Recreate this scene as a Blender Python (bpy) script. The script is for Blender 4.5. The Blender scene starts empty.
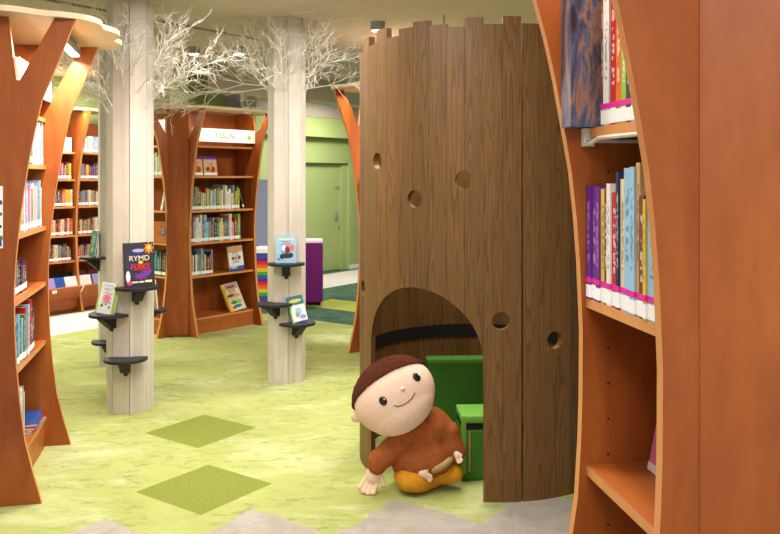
import bpy, bmesh, math, random
from mathutils import Vector, Matrix, Euler
from mathutils.bvhtree import BVHTree
PI = math.pi
S = bpy.context.scene
COL = S.collection
H = 1.65            # eye height
F = 820.0           # focal length in pixels for a 780 wide picture
rnd = random.Random(11)

# ------------------------------------------------------------------ camera
cam_d = bpy.data.cameras.new('camera')
cam = bpy.data.objects.new('camera', cam_d)
COL.objects.link(cam)
cam.location = (0, 0, H)
cam.rotation_euler = (PI / 2, 0, 0)
cam_d.sensor_width = 36
cam_d.sensor_fit = 'HORIZONTAL'
cam_d.lens = F / 780 * 36
cam_d.shift_y = (176 - 267) / 780
cam_d.clip_end = 100
S.camera = cam

def P(u, v, Z):
    return Vector(((u - 390) / F * Z, Z, H - (v - 176) / F * Z))

# ------------------------------------------------------------------ materials
def lin(c):
    c /= 255.0
    return c / 12.92 if c <= 0.04045 else ((c + 0.055) / 1.055) ** 2.4
def rgb(r, g, b):
    return (lin(r), lin(g), lin(b), 1)

class NT:
    def __init__(s, name, rough=0.6, spec=0.3):
        s.m = bpy.data.materials.new(name)
        s.m.use_nodes = True
        s.n = s.m.node_tree.nodes
        s.l = s.m.node_tree.links
        s.b = s.n['Principled BSDF']
        s.b.inputs['Roughness'].default_value = rough
        s.b.inputs['Specular IOR Level'].default_value = spec
    def node(s, t, **kw):
        n = s.n.new(t)
        for k, v in kw.items():
            setattr(n, k, v)
        return n
    def link(s, a, b):
        s.l.new(a, b)
    def setin(s, inp, v):
        if hasattr(v, 'is_output'):
            s.l.new(v, inp)
        else:
            inp.default_value = v
    def math(s, op, a, b=0.0, c=0.0):
        n = s.node('ShaderNodeMath', operation=op)
        s.setin(n.inputs[0], a); s.setin(n.inputs[1], b); s.setin(n.inputs[2], c)
        return n.outputs[0]
    def mix(s, f, a, b, mode='MIX'):
        n = s.node('ShaderNodeMix', data_type='RGBA', blend_type=mode)
        s.setin(n.inputs[0], f); s.setin(n.inputs[6], a); s.setin(n.inputs[7], b)
        return n.outputs[2]
    def ramp(s, f, stops):
        n = s.node('ShaderNodeValToRGB')
        e = n.color_ramp.elements
        while len(e) < len(stops):
            e.new(0.5)
        for i, (p, c) in enumerate(stops):
            e[i].position = p; e[i].color = c
        s.setin(n.inputs[0], f)
        return n.outputs[0]
    def noise(s, vec, scale, detail=4, rough=0.55, dist=0.0):
        n = s.node('ShaderNodeTexNoise')
        n.inputs['Scale'].default_value = scale
        n.inputs['Detail'].default_value = detail
        n.inputs['Roughness'].default_value = rough
        n.inputs['Distortion'].default_value = dist
        if vec is not None:
            s.link(vec, n.inputs['Vector'])
        return n.outputs['Fac']
    def objco(s, scale=(1, 1, 1), rnd_off=True):
        tc = s.node('ShaderNodeTexCoord')
        mp = s.node('ShaderNodeMapping')
        mp.inputs['Scale'].default_value = scale
        s.link(tc.outputs['Object'], mp.inputs['Vector'])
        if rnd_off:
            oi = s.node('ShaderNodeObjectInfo')
            v = s.math('MULTIPLY', oi.outputs['Random'], 37.0)
            cb = s.node('ShaderNodeCombineXYZ')
            s.link(v, cb.inputs[0]); s.link(v, cb.inputs[1])
            s.link(cb.outputs[0], mp.inputs['Location'])
        return mp.outputs[0]
    def color(s, c):
        s.setin(s.b.inputs['Base Color'], c)
        return s
    def bump(s, h, strength=0.2, dist=0.01):
        n = s.node('ShaderNodeBump')
        n.inputs['Strength'].default_value = strength
        n.inputs['Distance'].default_value = dist
        s.link(h, n.inputs['Height']); s.link(n.outputs[0], s.b.inputs['Normal'])
        return s

def plain(name, c, rough=0.6, spec=0.3, var=0.08, scale=30):
    t = NT(name, rough, spec)
    n = t.noise(t.objco(), scale, 3)
    d = tuple(x * (1 - var) for x in c[:3]) + (1,)
    e = tuple(min(1, x * (1 + var)) for x in c[:3]) + (1,)
    t.color(t.ramp(n, [(0.3, d), (0.7, e)]))
    return t.m

def timber(name, a, b, c, stretch=(9, 9, 0.7), rough=0.42, spec=0.35, fine=6):
    t = NT(name, rough, spec)
    v = t.objco(stretch)
    n1 = t.noise(v, 1.0, 5, 0.6, 0.6)
    n2 = t.noise(v, fine, 3, 0.6)
    base = t.ramp(n1, [(0.25, a), (0.5, b), (0.8, c)])
    c1 = t.mix(t.math('MULTIPLY', n2, 0.28), base, a)
    n3 = t.noise(t.objco((2.2, 2.2, 1.3)), 2.0, 5, 0.65, 0.8)
    t.color(t.mix(t.ramp(n3, [(0.45, (0, 0, 0, 1)), (0.75, (0.55, 0.55, 0.55, 1))]), c1, a))
    return t.m

M = {}
M['cherry'] = timber('cherry_veneer', rgb(128, 60, 20), rgb(156, 82, 30), rgb(178, 104, 46), stretch=(7, 7, 1.1), fine=11)
M['edge'] = timber('light_veneer_edge', rgb(196, 128, 70), rgb(210, 144, 84), rgb(222, 160, 102), fine=9)
M['shelf'] = timber('cherry_shelf_board', rgb(152, 78, 30), rgb(178, 100, 44), rgb(196, 118, 58), stretch=(0.7, 9, 9), fine=9)
M['birch'] = timber('birch_ply_canopy', rgb(218, 190, 148), rgb(228, 203, 164), rgb(236, 214, 180), stretch=(0.8, 7, 7))
M['ash'] = timber('whitewashed_ash', rgb(186, 174, 160), rgb(212, 202, 190), rgb(224, 216, 206), stretch=(14, 14, 0.5), rough=0.6, fine=5)
M['black'] = plain('black_laminate', rgb(38, 38, 42), 0.5)
M['twig'] = plain('white_painted_twig', rgb(226, 220, 208), 0.7)
M['paper'] = plain('book_pages', rgb(232, 222, 200), 0.8)
M['white'] = plain('white_card', rgb(240, 240, 238), 0.5, var=0.02)
M['magenta'] = plain('magenta_band', rgb(214, 40, 150), 0.5, var=0.02)
M['green_text'] = plain('green_print', rgb(70, 122, 66), 0.5)
M['lightgreen'] = plain('leaf_green_print', rgb(140, 200, 90), 0.5)
M['foam'] = plain('green_cotton_cover', rgb(66, 116, 40), 0.85, 0.15, scale=60)
M['foam_top'] = plain('lit_green_cotton_cover', rgb(112, 168, 66), 0.85, 0.15, scale=60)  # light on the block's top put into the colour as paler green
M['zip'] = plain('tan_zip_tape', rgb(170, 128, 84), 0.7)
M['metal_white'] = plain('white_enamel', rgb(214, 208, 196), 0.35)
M['grey_metal'] = plain('grey_metal', rgb(150, 150, 146), 0.4)
M['wall_green'] = plain('green_wall_paint', rgb(162, 178, 112), 0.7, var=0.03, scale=2)
M['wall_olive'] = plain('olive_wall_paint', rgb(110, 126, 58), 0.7, var=0.03, scale=2)
M['wall_beige'] = plain('beige_wall_paint', rgb(206, 198, 176), 0.8, var=0.03, scale=2)
M['wall_greige'] = plain('greige_wall_paint', rgb(170, 163, 146), 0.8, var=0.03, scale=2)
M['bluegrey'] = plain('blue_grey_panel', rgb(136, 146, 172), 0.7, var=0.03, scale=3)
M['purple'] = plain('purple_laminate', rgb(112, 20, 110), 0.4)
M['purple_dark'] = plain('deep_violet_laminate', rgb(66, 26, 92), 0.4)
M['dark'] = plain('black_rubber_and_gaps', rgb(22, 20, 18), 0.7)
M['skin'] = plain('peach_plush', rgb(232, 200, 174), 0.95, 0.1, var=0.06, scale=90)
M['brown_plush'] = plain('brown_plush', rgb(152, 84, 42), 0.95, 0.1, var=0.16, scale=45)
M['hair'] = plain('dark_brown_plush', rgb(74, 36, 22), 0.95, 0.1, var=0.2, scale=120)
M['mustard'] = plain('mustard_plush', rgb(206, 142, 36), 0.95, 0.1, var=0.1, scale=60)
M['sand'] = plain('sand_plush', rgb(176, 148, 98), 0.95, 0.1, var=0.1, scale=60)
M['button'] = plain('black_button', rgb(18, 18, 22), 0.2, 0.5)
M['thread'] = plain('dark_thread', rgb(60, 36, 26), 0.9)
M['threadpink'] = plain('pink_thread', rgb(206, 136, 112), 0.9)

def emis(name, c, s):
    t = NT(name)
    t.color(c)
    t.b.inputs['Emission Color'].default_value = c
    t.b.inputs['Emission Strength'].default_value = s
    return t.m
M['lamp'] = emis('lit_lamp', (1, 0.95, 0.86, 1), 6)

# dark oak boards of the tower, one tint and one grain offset per board (angle about the axis)
def tower_mat(r0, step, off):
    t = NT('dark_stained_oak', 0.45, 0.3)
    tc = t.node('ShaderNodeTexCoord')
    sp = t.node('ShaderNodeSeparateXYZ')
    t.link(tc.outputs['Object'], sp.inputs[0])
    th = t.math('ARCTAN2', sp.outputs[0], t.math('MULTIPLY', sp.outputs[1], -1.0))
    q = t.math('DIVIDE', t.math('SUBTRACT', th, off), step)
    idx = t.math('FLOOR', q)
    wn = t.node('ShaderNodeTexWhiteNoise', noise_dimensions='1D')
    t.link(t.math('ADD', idx, 0.37), wn.inputs['W'])
    arc = t.math('MULTIPLY', th, r0)
    cb = t.node('ShaderNodeCombineXYZ')
    t.link(t.math('MULTIPLY', arc, 12.0), cb.inputs[0])
    t.link(t.math('MULTIPLY', wn.outputs['Value'], 40.0), cb.inputs[1])
    t.link(t.math('ADD', t.math('MULTIPLY', sp.outputs[2], 0.5), t.math('MULTIPLY', wn.outputs['Value'], 9.0)), cb.inputs[2])
    n = t.noise(cb.outputs[0], 1.0, 2, 0.5, 0.35)
    rings = t.math('FRACT', t.math('MULTIPLY', n, 19.0))
    cb2 = t.node('ShaderNodeCombineXYZ')
    t.link(t.math('MULTIPLY', arc, 160.0), cb2.inputs[0])
    t.link(t.math('MULTIPLY', wn.outputs['Value'], 40.0), cb2.inputs[1])
    t.link(t.math('MULTIPLY', sp.outputs[2], 5.0), cb2.inputs[2])
    fine = t.noise(cb2.outputs[0], 1.0, 3, 0.6)
    base = t.ramp(rings, [(0.0, rgb(90, 63, 31)), (0.2, rgb(116, 84, 44)), (0.8, rgb(132, 97, 52)), (1.0, rgb(99, 70, 36))])
    c1 = t.mix(t.math('MULTIPLY', fine, 0.7), base, rgb(80, 56, 29))
    tint = t.ramp(wn.outputs['Value'], [(0.0, (0.72, 0.72, 0.74, 1)), (1.0, (1.16, 1.12, 1.04, 1))])
    edge = t.math('ABSOLUTE', t.math('SUBTRACT', t.math('FRACT', q), 0.5))
    seam = t.math('GREATER_THAN', edge, 0.487)
    c2 = t.mix(1.0, c1, tint, 'MULTIPLY')
    c3 = t.mix(t.math('MULTIPLY', seam, 0.35), c2, rgb(52, 36, 22))
    t.color(c3)
    t.bump(fine, 0.12, 0.004)
    return t.m

E1 = Vector((0.578, 0.816, 0)); E2 = Vector((0.816, -0.578, 0)); P0 = Vector((0.03, 4.18, 0))
def AB(a, b, z=0.0):
    return P0 + E1 * a + E2 * b + Vector((0, 0, z))

def floor_mat():
    t = NT('mottled_carpet_tiles', 0.95, 0.08)
    tc = t.node('ShaderNodeTexCoord')
    sp = t.node('ShaderNodeSeparateXYZ')
    t.link(tc.outputs['Object'], sp.inputs[0])
    x = t.math('SUBTRACT', sp.outputs[0], P0.x); y = t.math('SUBTRACT', sp.outputs[1], P0.y)
    a = t.math('ADD', t.math('MULTIPLY', x, E1.x), t.math('MULTIPLY', y, E1.y))
    b = t.math('ADD', t.math('MULTIPLY', x, E2.x), t.math('MULTIPLY', y, E2.y))
    big = t.noise(tc.outputs['Object'], 1.3, 3, 0.6, 0.4)
    mid = t.noise(tc.outputs['Object'], 5.0, 6, 0.7, 0.9)
    pile = t.noise(tc.outputs['Object'], 260.0, 2, 0.6)
    lime = t.ramp(big, [(0.3, rgb(166, 173, 98)), (0.7, rgb(178, 183, 114))])
    mp = t.node('ShaderNodeMapping')
    mp.inputs['Rotation'].default_value = (0, 0, -0.3)
    mp.inputs['Scale'].default_value = (1.0, 1.9, 1)
    t.link(tc.outputs['Object'], mp.inputs['Vector'])
    blot = t.noise(mp.outputs[0], 1.6, 10, 0.7, 0.5)
    pale_ = t.ramp(blot, [(0.34, (1, 1, 1, 1)), (0.5, (0, 0, 0, 1))])
    lime = t.mix(t.math('MULTIPLY', pale_, 0.75), lime, rgb(198, 205, 158))
    speck = t.noise(mp.outputs[0], 9.0, 8, 0.75, 0.6)
    patch = t.ramp(t.noise(mp.outputs[0], 2.3, 4, 0.6, 0.3), [(0.42, (0, 0, 0, 1)), (0.6, (1, 1, 1, 1))])
    f1 = t.ramp(speck, [(0.48, (0, 0, 0, 1)), (0.6, (1, 1, 1, 1))])
    lime = t.mix(t.math('MULTIPLY', t.math('MULTIPLY', f1, patch), 0.62), lime, rgb(122, 138, 78))
    f2 = t.ramp(speck, [(0.55, (0, 0, 0, 1)), (0.68, (1, 1, 1, 1))])
    lime = t.mix(t.math('MULTIPLY', f2, 0.35), lime, rgb(138, 152, 86))
    grey = t.ramp(mid, [(0.3, rgb(158, 150, 138)), (0.7, rgb(184, 177, 166))])
    teal = t.ramp(mid, [(0.35, rgb(52, 84, 70)), (0.65, rgb(86, 116, 94))])
    olive = t.ramp(t.noise(tc.outputs['Object'], 120.0, 4, 0.75), [(0.36, rgb(98, 110, 42)), (0.62, rgb(150, 160, 74))])
    fuzz = t.math('MULTIPLY', t.math('SUBTRACT', mid, 0.5), 0.17)
    ga = t.math('FLOOR', t.math('DIVIDE', t.math('ADD', a, fuzz), 0.5))
    gb = t.math('FLOOR', t.math('DIVIDE', t.math('ADD', b, fuzz), 0.5))
    gm = t.math('GREATER_THAN', t.math('SUBTRACT', gb, ga), 0.5)
    c = t.mix(gm, lime, grey)
    def rect(a0, a1, b0, b1):
        m = t.math('MULTIPLY', t.math('GREATER_THAN', a, a0), t.math('LESS_THAN', a, a1))
        return t.math('MULTIPLY', m, t.math('MULTIPLY', t.math('GREATER_THAN', b, b0), t.math('LESS_THAN', b, b1)))
    tealm = t.math('GREATER_THAN', a, 3.72)
    c = t.mix(tealm, c, teal)
    c = t.mix(rect(4.45, 5.1, -4.6, -3.7), c, rgb(178, 182, 84))
    for (u, v) in ((0, 0),):
        pass
    for cx, cy in ((-1.226, 5.322), (-0.98, 4.34)):
        d = Vector((cx, cy, 0)) - P0
        ca = d.dot(E1); cb_ = d.dot(E2)
        c = t.mix(rect(ca - .25, ca + .25, cb_ - .25, cb_ + .25), c, olive)
    pale = t.ramp(mid, [(0.3, rgb(206, 200, 188)), (0.7, rgb(220, 214, 204))])
    c = t.mix(rect(-20, 30, -6.45, -5.35), c, pale)
    c = t.mix(t.math('MULTIPLY', pile, 0.16), c, rgb(90, 90, 50))
    # joints between the tiles
    t.color(c)
    t.bump(pile, 0.25, 0.004)
    return t.m
M['floor'] = floor_mat()

def ceil_mat():
    t = NT('ceiling_tiles', 0.85, 0.1)
    tc = t.node('ShaderNodeTexCoord')
    sp = t.node('ShaderNodeSeparateXYZ')
    t.link(tc.outputs['Object'], sp.inputs[0])
    x = t.math('SUBTRACT', sp.outputs[0], P0.x); y = t.math('SUBTRACT', sp.outputs[1], P0.y)
    a = t.math('ADD', t.math('MULTIPLY', x, E1.x), t.math('MULTIPLY', y, E1.y))
    b = t.math('ADD', t.math('MULTIPLY', x, E2.x), t.math('MULTIPLY', y, E2.y))
    def joint(q, st, w):
        e = t.math('ABSOLUTE', t.math('SUBTRACT', t.math('FRACT', t.math('DIVIDE', q, st)), 0.5))
        return t.math('GREATER_THAN', e, 0.5 - w)
    j = t.math('MAXIMUM', joint(a, 1.2, 0.004), joint(b, 1.2, 0.004))
    n = t.noise(tc.outputs['Object'], 40, 3)
    base = t.ramp(n, [(0.3, rgb(202, 188, 182)), (0.7, rgb(212, 198, 192))])
    t.color(t.mix(t.math('MULTIPLY', j, 0.45), base, rgb(140, 134, 116)))
    return t.m
M['ceiling'] = ceil_mat()

# book covers: a cover colour with a column of worn print on the spine
def cover_mat(name, c, ink):
    t = NT(name, 0.4, 0.4)
    tc = t.node('ShaderNodeTexCoord')
    sp = t.node('ShaderNodeSeparateXYZ')
    t.link(tc.outputs['Generated'], sp.inputs[0])
    oi = t.node('ShaderNodeObjectInfo')
    mp = t.node('ShaderNodeMapping')
    mp.inputs['Scale'].default_value = (2, 1, 24)
    t.link(tc.outputs['Generated'], mp.inputs['Vector'])
    cb = t.node('ShaderNodeCombineXYZ')
    t.link(t.math('MULTIPLY', oi.outputs['Random'], 91.0), cb.inputs[1])
    t.link(cb.outputs[0], mp.inputs['Location'])
    n = t.noise(mp.outputs[0], 1.0, 1, 0.4)
    z = sp.outputs[2]; x = sp.outputs[0]
    m = t.math('MULTIPLY', t.math('GREATER_THAN', z, 0.3), t.math('LESS_THAN', z, 0.86))
    m = t.math('MULTIPLY', m, t.math('LESS_THAN', t.math('ABSOLUTE', t.math('SUBTRACT', x, 0.5)), 0.24))
    m = t.math('MULTIPLY', m, t.math('LESS_THAN', sp.outputs[1], 0.02))
    m = t.math('MULTIPLY', m, t.math('GREATER_THAN', n, 0.5))
    v2 = t.noise(t.objco((1, 1, 1)), 14, 2)
    d = tuple(k * 0.85 for k in c[:3]) + (1,)
    base = t.ramp(v2, [(0.3, d), (0.7, c)])
    t.color(t.mix(t.math('MULTIPLY', m, 0.5), base, ink))
    return t.m
W_ = rgb(238, 236, 228); K_ = rgb(40, 36, 40)
PAL = {
 'white': (rgb(232, 230, 224), rgb(90, 90, 110)), 'cream': (rgb(226, 212, 176), rgb(120, 60, 40)),
 'red': (rgb(186, 34, 34), W_), 'orange': (rgb(222, 112, 34), W_), 'yellow': (rgb(224, 190, 60), K_),
 'lime green': (rgb(150, 188, 70), W_), 'green': (rgb(60, 136, 72), W_), 'dark green': (rgb(28, 72, 48), W_),
 'pale blue': (rgb(150, 194, 220), K_), 'blue': (rgb(44, 88, 160), W_), 'navy': (rgb(30, 38, 76), W_),
 'purple': (rgb(104, 40, 140), rgb(220, 170, 200)), 'pink': (rgb(220, 120, 160), W_), 'brown': (rgb(112, 62, 36), W_),
 'grey': (rgb(150, 150, 150), K_), 'black': (rgb(34, 32, 36), W_), 'teal': (rgb(36, 122, 132), W_),
 'lilac': (rgb(158, 148, 204), W_), 'tan': (rgb(196, 156, 104), K_), 'maroon': (rgb(110, 26, 40), W_),
}
PM = {k: plain('print_' + k.replace(' ', '_'), v[0], .45, .4, .05) for k, v in PAL.items()}
PM['rainbow green'] = plain('print_rainbow_green', rgb(60, 170, 60))
PM['rainbow red'] = plain('print_rainbow_red', rgb(214, 36, 40))
CM = {k: cover_mat('book_cover_' + k.replace(' ', '_'), v[0], v[1]) for k, v in PAL.items()}

# ------------------------------------------------------------------ mesh helpers
def link(name, bm, mats, parent=None, loc=None, rot=None, smooth=False):
    me = bpy.data.meshes.new(name)
    bmesh.ops.recalc_face_normals(bm, faces=bm.faces)
    bm.to_mesh(me); bm.free()
    if not isinstance(mats, (list, tuple)):
        mats = [mats]
    for m in mats:
        me.materials.append(M[m] if isinstance(m, str) else m)
    if smooth:
        for p in me.polygons:
            p.use_smooth = True
        try:
            me.set_sharp_from_angle(angle=0.7)
        except Exception:
            pass
    o = bpy.data.objects.new(name, me)
    COL.objects.link(o)
    if parent:
        o.parent = parent
    if loc is not None:
        o.location = loc
    if rot is not None:
        o.rotation_euler = rot
    return o

def tag(o, label, cat, group=None):
    n = len(label.split())
    assert 4 <= n <= 16, (n, label)
    o['label'] = label; o['category'] = cat
    if group:
        o['group'] = group
    return o
def structure(o):
    o['kind'] = 'structure'
    return o
def thing(name, label, cat, loc=(0, 0, 0), rotz=0.0, group=None):
    o = bpy.data.objects.new(name, None)
    COL.objects.link(o)
    o.empty_display_size = 0.1
    o.location = loc; o.rotation_euler = (0, 0, rotz)
    return tag(o, label, cat, group)

def box(bm, x0, x1, y0, y1, z0, z1, mi=0, bev=0.0, mat4=None):
    vs = [bm.verts.new((x, y, z)) for x in (x0, x1) for y in (y0, y1) for z in (z0, z1)]
    idx = [(0, 1, 3, 2), (4, 6, 7, 5), (0, 4, 5, 1), (2, 3, 7, 6), (0, 2, 6, 4), (1, 5, 7, 3)]
    fs = [bm.faces.new([vs[i] for i in q]) for q in idx]
    for f in fs:
        f.material_index = mi
    if bev > 0:
        es = list({e for f in fs for e in f.edges})
        r = bmesh.ops.bevel(bm, geom=es, offset=bev, segments=2, profile=0.6, affect='EDGES')
        for f in r['faces']:
            f.material_index = mi
        vs = list({v for f in bm.faces for v in f.verts if f in r['faces']} | {v for v in vs if v.is_valid})
    if mat4 is not None:
        for v in vs:
            v.co = mat4 @ v.co
    return fs

def prism(bm, poly, fn, t0, t1, mi=0, mi_side=None):
    """poly: 2-D points; fn(p, t) -> 3-D point. Extruded between t0 and t1."""
    a = [bm.verts.new(fn(p, t0)) for p in poly]
    b = [bm.verts.new(fn(p, t1)) for p in poly]
    n = len(poly)
    f1 = bm.faces.new(a); f2 = bm.faces.new(list(reversed(b)))
    f1.material_index = f2.material_index = mi
    f1.normal_update(); f2.normal_update()
    for i in range(n):
        f = bm.faces.new((a[i], b[i], b[(i + 1) % n], a[(i + 1) % n]))
        f.material_index = mi if mi_side is None else mi_side
    return a + b

def tube(bm, pts, rads, seg=5, cap=True, mi=0):
    prev = None
    rings = []
    for i, p in enumerate(pts):
        p = Vector(p)
        d = (Vector(pts[min(i + 1, len(pts) - 1)]) - Vector(pts[max(i - 1, 0)]))
        if d.length < 1e-9:
            d = Vector((0, 0, 1))
        d.normalize()
        up = Vector((0, 0, 1)) if abs(d.z) < 0.9 else Vector((1, 0, 0))
        x = d.cross(up).normalized(); y = d.cross(x)
        r = rads[i] if isinstance(rads, (list, tuple)) else rads
        rings.append([bm.verts.new(p + x * (r * math.cos(2 * PI * k / seg)) + y * (r * math.sin(2 * PI * k / seg))) for k in range(seg)])
    for A, B in zip(rings, rings[1:]):
        for k in range(seg):
            f = bm.faces.new((A[k], A[(k + 1) % seg], B[(k + 1) % seg], B[k]))
            f.material_index = mi
    if cap:
        bm.faces.new(list(reversed(rings[0]))).material_index = mi
        bm.faces.new(rings[-1]).material_index = mi

def lathe(bm, prof, seg=24, cx=0, cy=0, mi=0):
    rings = []
    for r, z in prof:
        rings.append([bm.verts.new((cx + r * math.cos(2 * PI * k / seg), cy + r * math.sin(2 * PI * k / seg), z)) for k in range(seg)])
    for A, B in zip(rings, rings[1:]):
        for k in range(seg):
            bm.faces.new((A[k], A[(k + 1) % seg], B[(k + 1) % seg], B[k])).material_index = mi
    bm.faces.new(list(reversed(rings[0]))).material_index = mi
    bm.faces.new(rings[-1]).material_index = mi

def ellipsoid(bm, c, r, rot=None, u=24, v=16):
    res = bmesh.ops.create_uvsphere(bm, u_segments=u, v_segments=v, radius=1.0)
    m = Matrix.Translation(Vector(c)) @ (rot.to_4x4() if rot else Matrix.Identity(4)) @ Matrix.Diagonal((r[0], r[1], r[2], 1))
    for w in res['verts']:
        w.co = m @ w.co
    return res['verts']

def evaluated_bm(o):
    dg = bpy.context.evaluated_depsgraph_get()
    dg.update()
    e = o.evaluated_get(dg)
    bm = bmesh.new()
    bm.from_mesh(e.to_mesh())
    e.to_mesh_clear()
    return bm
def kill(o):
    me = o.data
    bpy.data.objects.remove(o)
    if me.users == 0:
        bpy.data.meshes.remove(me)

def melt(bm, voxel=0.009, it=8):
    """Merge overlapping shapes into one continuous soft surface."""
    o = link('tmp', bm, [])
    r = o.modifiers.new('r', 'REMESH'); r.mode = 'VOXEL'; r.voxel_size = voxel
    s = o.modifiers.new('s', 'SMOOTH'); s.factor = 0.5; s.iterations = it
    out = evaluated_bm(o)
    kill(o)
    return out

def text_bm(txt, size, extrude=0.001, vertical=False):
    c = bpy.data.curves.new('t', 'FONT')
    c.body = txt; c.size = size; c.extrude = extrude; c.align_x = 'CENTER'; c.align_y = 'CENTER'
    o = bpy.data.objects.new('t', c)
    COL.objects.link(o)
    bm = evaluated_bm(o)
    bpy.data.objects.remove(o); bpy.data.curves.remove(c)
    return bm

def ordinal(i):
    return ['first', 'second', 'third', 'fourth', 'fifth', 'sixth', 'seventh', 'eighth', 'ninth', 'tenth', 'eleventh',
            'twelfth', 'thirteenth', 'fourteenth', 'fifteenth', 'sixteenth', 'seventeenth', 'eighteenth', 'nineteenth',
            'twentieth', 'twenty-first', 'twenty-second', 'twenty-third', 'twenty-fourth', 'twenty-fifth', 'twenty-sixth',
            'twenty-seventh', 'twenty-eighth', 'twenty-ninth', 'thirtieth', 'thirty-first', 'thirty-second', 'thirty-third',
            'thirty-fourth', 'thirty-fifth', 'thirty-sixth'][i]

# ------------------------------------------------------------------ the room
bm = bmesh.new(); box(bm, -10, 8, -1.5, 23, -0.1, 0)
structure(link('floor', bm, 'floor'))
bm = bmesh.new(); box(bm, -10, 8, -1.5, 23, 2.915, 3.0)
structure(link('ceiling', bm, 'ceiling'))

def abbox(bm, a0, a1, b0, b1, z0, z1, mi=0):
    fn = lambda p, t: AB(p[0], p[1], t)
    prism(bm, [(a0, b0), (a1, b0), (a1, b1), (a0, b1)], fn, z0, z1, mi)

bm = bmesh.new()
abbox(bm, 5.5, 6.55, -6.75, -6.6, 0, 2.62)
abbox(bm, 8.02, 17.5, -6.75, -6.6, 0, 2.62)
abbox(bm, 6.55, 8.02, -6.75, -6.6, 1.875, 2.62)
abbox(bm, 5.5, 17.5, -6.6, -6.42, 2.30, 2.62)
structure(link('wall_back', bm, 'wall_green'))
bm = bmesh.new(); abbox(bm, 5.5, 17.5, -6.75, -6.4, 2.62, 2.915)
structure(link('trim_1', bm, 'wall_greige'))
bm = bmesh.new(); abbox(bm, -7, 5.5, -7.2, -7.05, 0, 2.915)
structure(link('wall_left', bm, 'wall_green'))
bm = bmesh.new(); abbox(bm, 2.9, 17.5, -4.9, -4.6, 2.64, 2.915)
structure(link('trim_2', bm, 'wall_beige'))
bm = bmesh.new(); abbox(bm, 2.62, 2.9, -4.9, -4.6, 2.0, 2.915)
structure(link('trim_3', bm, 'wall_olive'))
bm = bmesh.new(); abbox(bm, 8.03, 17.5, -6.6, -6.585, 0, 0.07)
structure(link('baseboard_back', bm, 'white'))
# dark strip that runs across the ceiling
bm = bmesh.new()
q0 = Vector((-1.93, 6.58, 0)); q1 = Vector((-0.10, 9.12, 0)); dq = (q1 - q0).normalized(); nq = Vector((dq.y, -dq.x, 0))
prism(bm, [q0 - dq * 3 - nq * .012, q1 + dq * 2 - nq * .012, q1 + dq * 2 + nq * .012, q0 - dq * 3 + nq * .012], lambda p, t: Vector((p.x, p.y, t)), 2.900, 2.915)
structure(link('trim_4', bm, 'grey_metal'))
bm = bmesh.new(); box(bm, 4.6, 4.75, -1.5, 22.5, 0, 2.915)
structure(link('wall_right', bm, 'wall_beige'))
# recessed door
dr = structure(link('door_1', (lambda b: (abbox(b, 6.56, 7.87, -6.76, -6.70, 0.012, 1.87), b)[1])(bmesh.new()), 'wall_green'))
bm = bmesh.new(); abbox(bm, 7.872, 8.015, -6.76, -6.66, 0, 1.874); abbox(bm, 6.552, 7.872, -6.77, -6.74, 0, 1.874)
structure(link('trim_5', bm, 'wall_green'))
bm = bmesh.new(); abbox(bm, 7.76, 7.80, -6.70, -6.685, 0.86, 1.02); tube(bm, [AB(7.78, -6.685, .97), AB(7.78, -6.64, .97), AB(7.66, -6.64, .97)], .01, 8)
link('door_handle', bm, 'grey_metal', dr)
bm = bmesh.new()
for z in (0.75,):
    tube(bm, [AB(7.83, -6.70, z), AB(7.83, -6.67, z)], .022, 12)
link('lock', bm, 'grey_metal', dr)
bm = bmesh.new(); abbox(bm, 7.74, 7.86, -6.70, -6.685, 1.43, 1.47)
link('bolt', bm, 'grey_metal', dr)

# ------------------------------------------------------------------ lights
def area(name, loc, size, power, col=(1, 0.965, 0.93), target=None, sy=None):
    d = bpy.data.lights.new(name, 'AREA')
    d.energy = power; d.size = size; d.color = col
    if sy:
        d.shape = 'RECTANGLE'; d.size_y = sy
    o = bpy.data.objects.new(name, d); COL.objects.link(o)
    o.location = loc
    if target is not None:
        o.rotation_euler = (Vector(target) - Vector(loc)).to_track_quat('-Z', 'Y').to_euler()
    return o
def spot(name, loc, target, power, angle=70, blend=0.6, rad=0.05, col=(1, 0.9, 0.76)):
    d = bpy.data.lights.new(name, 'SPOT')
    d.energy = power; d.spot_size = math.radians(angle); d.spot_blend = blend; d.shadow_soft_size = rad; d.color = col
    o = bpy.data.objects.new(name, d); COL.objects.link(o)
    o.location = loc
    o.rotation_euler = (Vector(target) - Vector(loc)).to_track_quat('-Z', 'Y').to_euler()
    return o
area('ceiling_panel_near', (-0.6, 2.9, 2.86), 1.4, 74)
area('ceiling_panel_mid', (-0.55, 5.0, 2.86), 1.2, 68)
area('ceiling_panel_behind', (0.3, -0.5, 2.86), 1.4, 85)
area('hidden_fill_left', (-5.2, 7.6, 2.86), 1.2, 130)  # added lamp out of view on the left, lights the back zone
area('hidden_fill_right', (0.95, 7.4, 2.86), 1.0, 145)  # added lamp hidden behind the tower, brightens the middle bookcase
area('hidden_fill_far', AB(6.6, -5.2, 2.86), 1.0, 105)  # added unseen lamp, brightens the back wall and door
area('hidden_fill_far_left', AB(2.2, -6.0, 2.86), 0.8, 90)  # added unseen lamp for the far left corner
area('added_fill_tower', (.60, 4.85, 2.88), .7, 42)  # lamp added above the frame to brighten the tower's inside
w = bpy.data.worlds.new('world'); S.world = w
w.use_nodes = True
w.node_tree.nodes['Background'].inputs[0].default_value = (1.0, 0.975, 0.95, 1)
w.node_tree.nodes['Background'].inputs[1].default_value = 0.8

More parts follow.
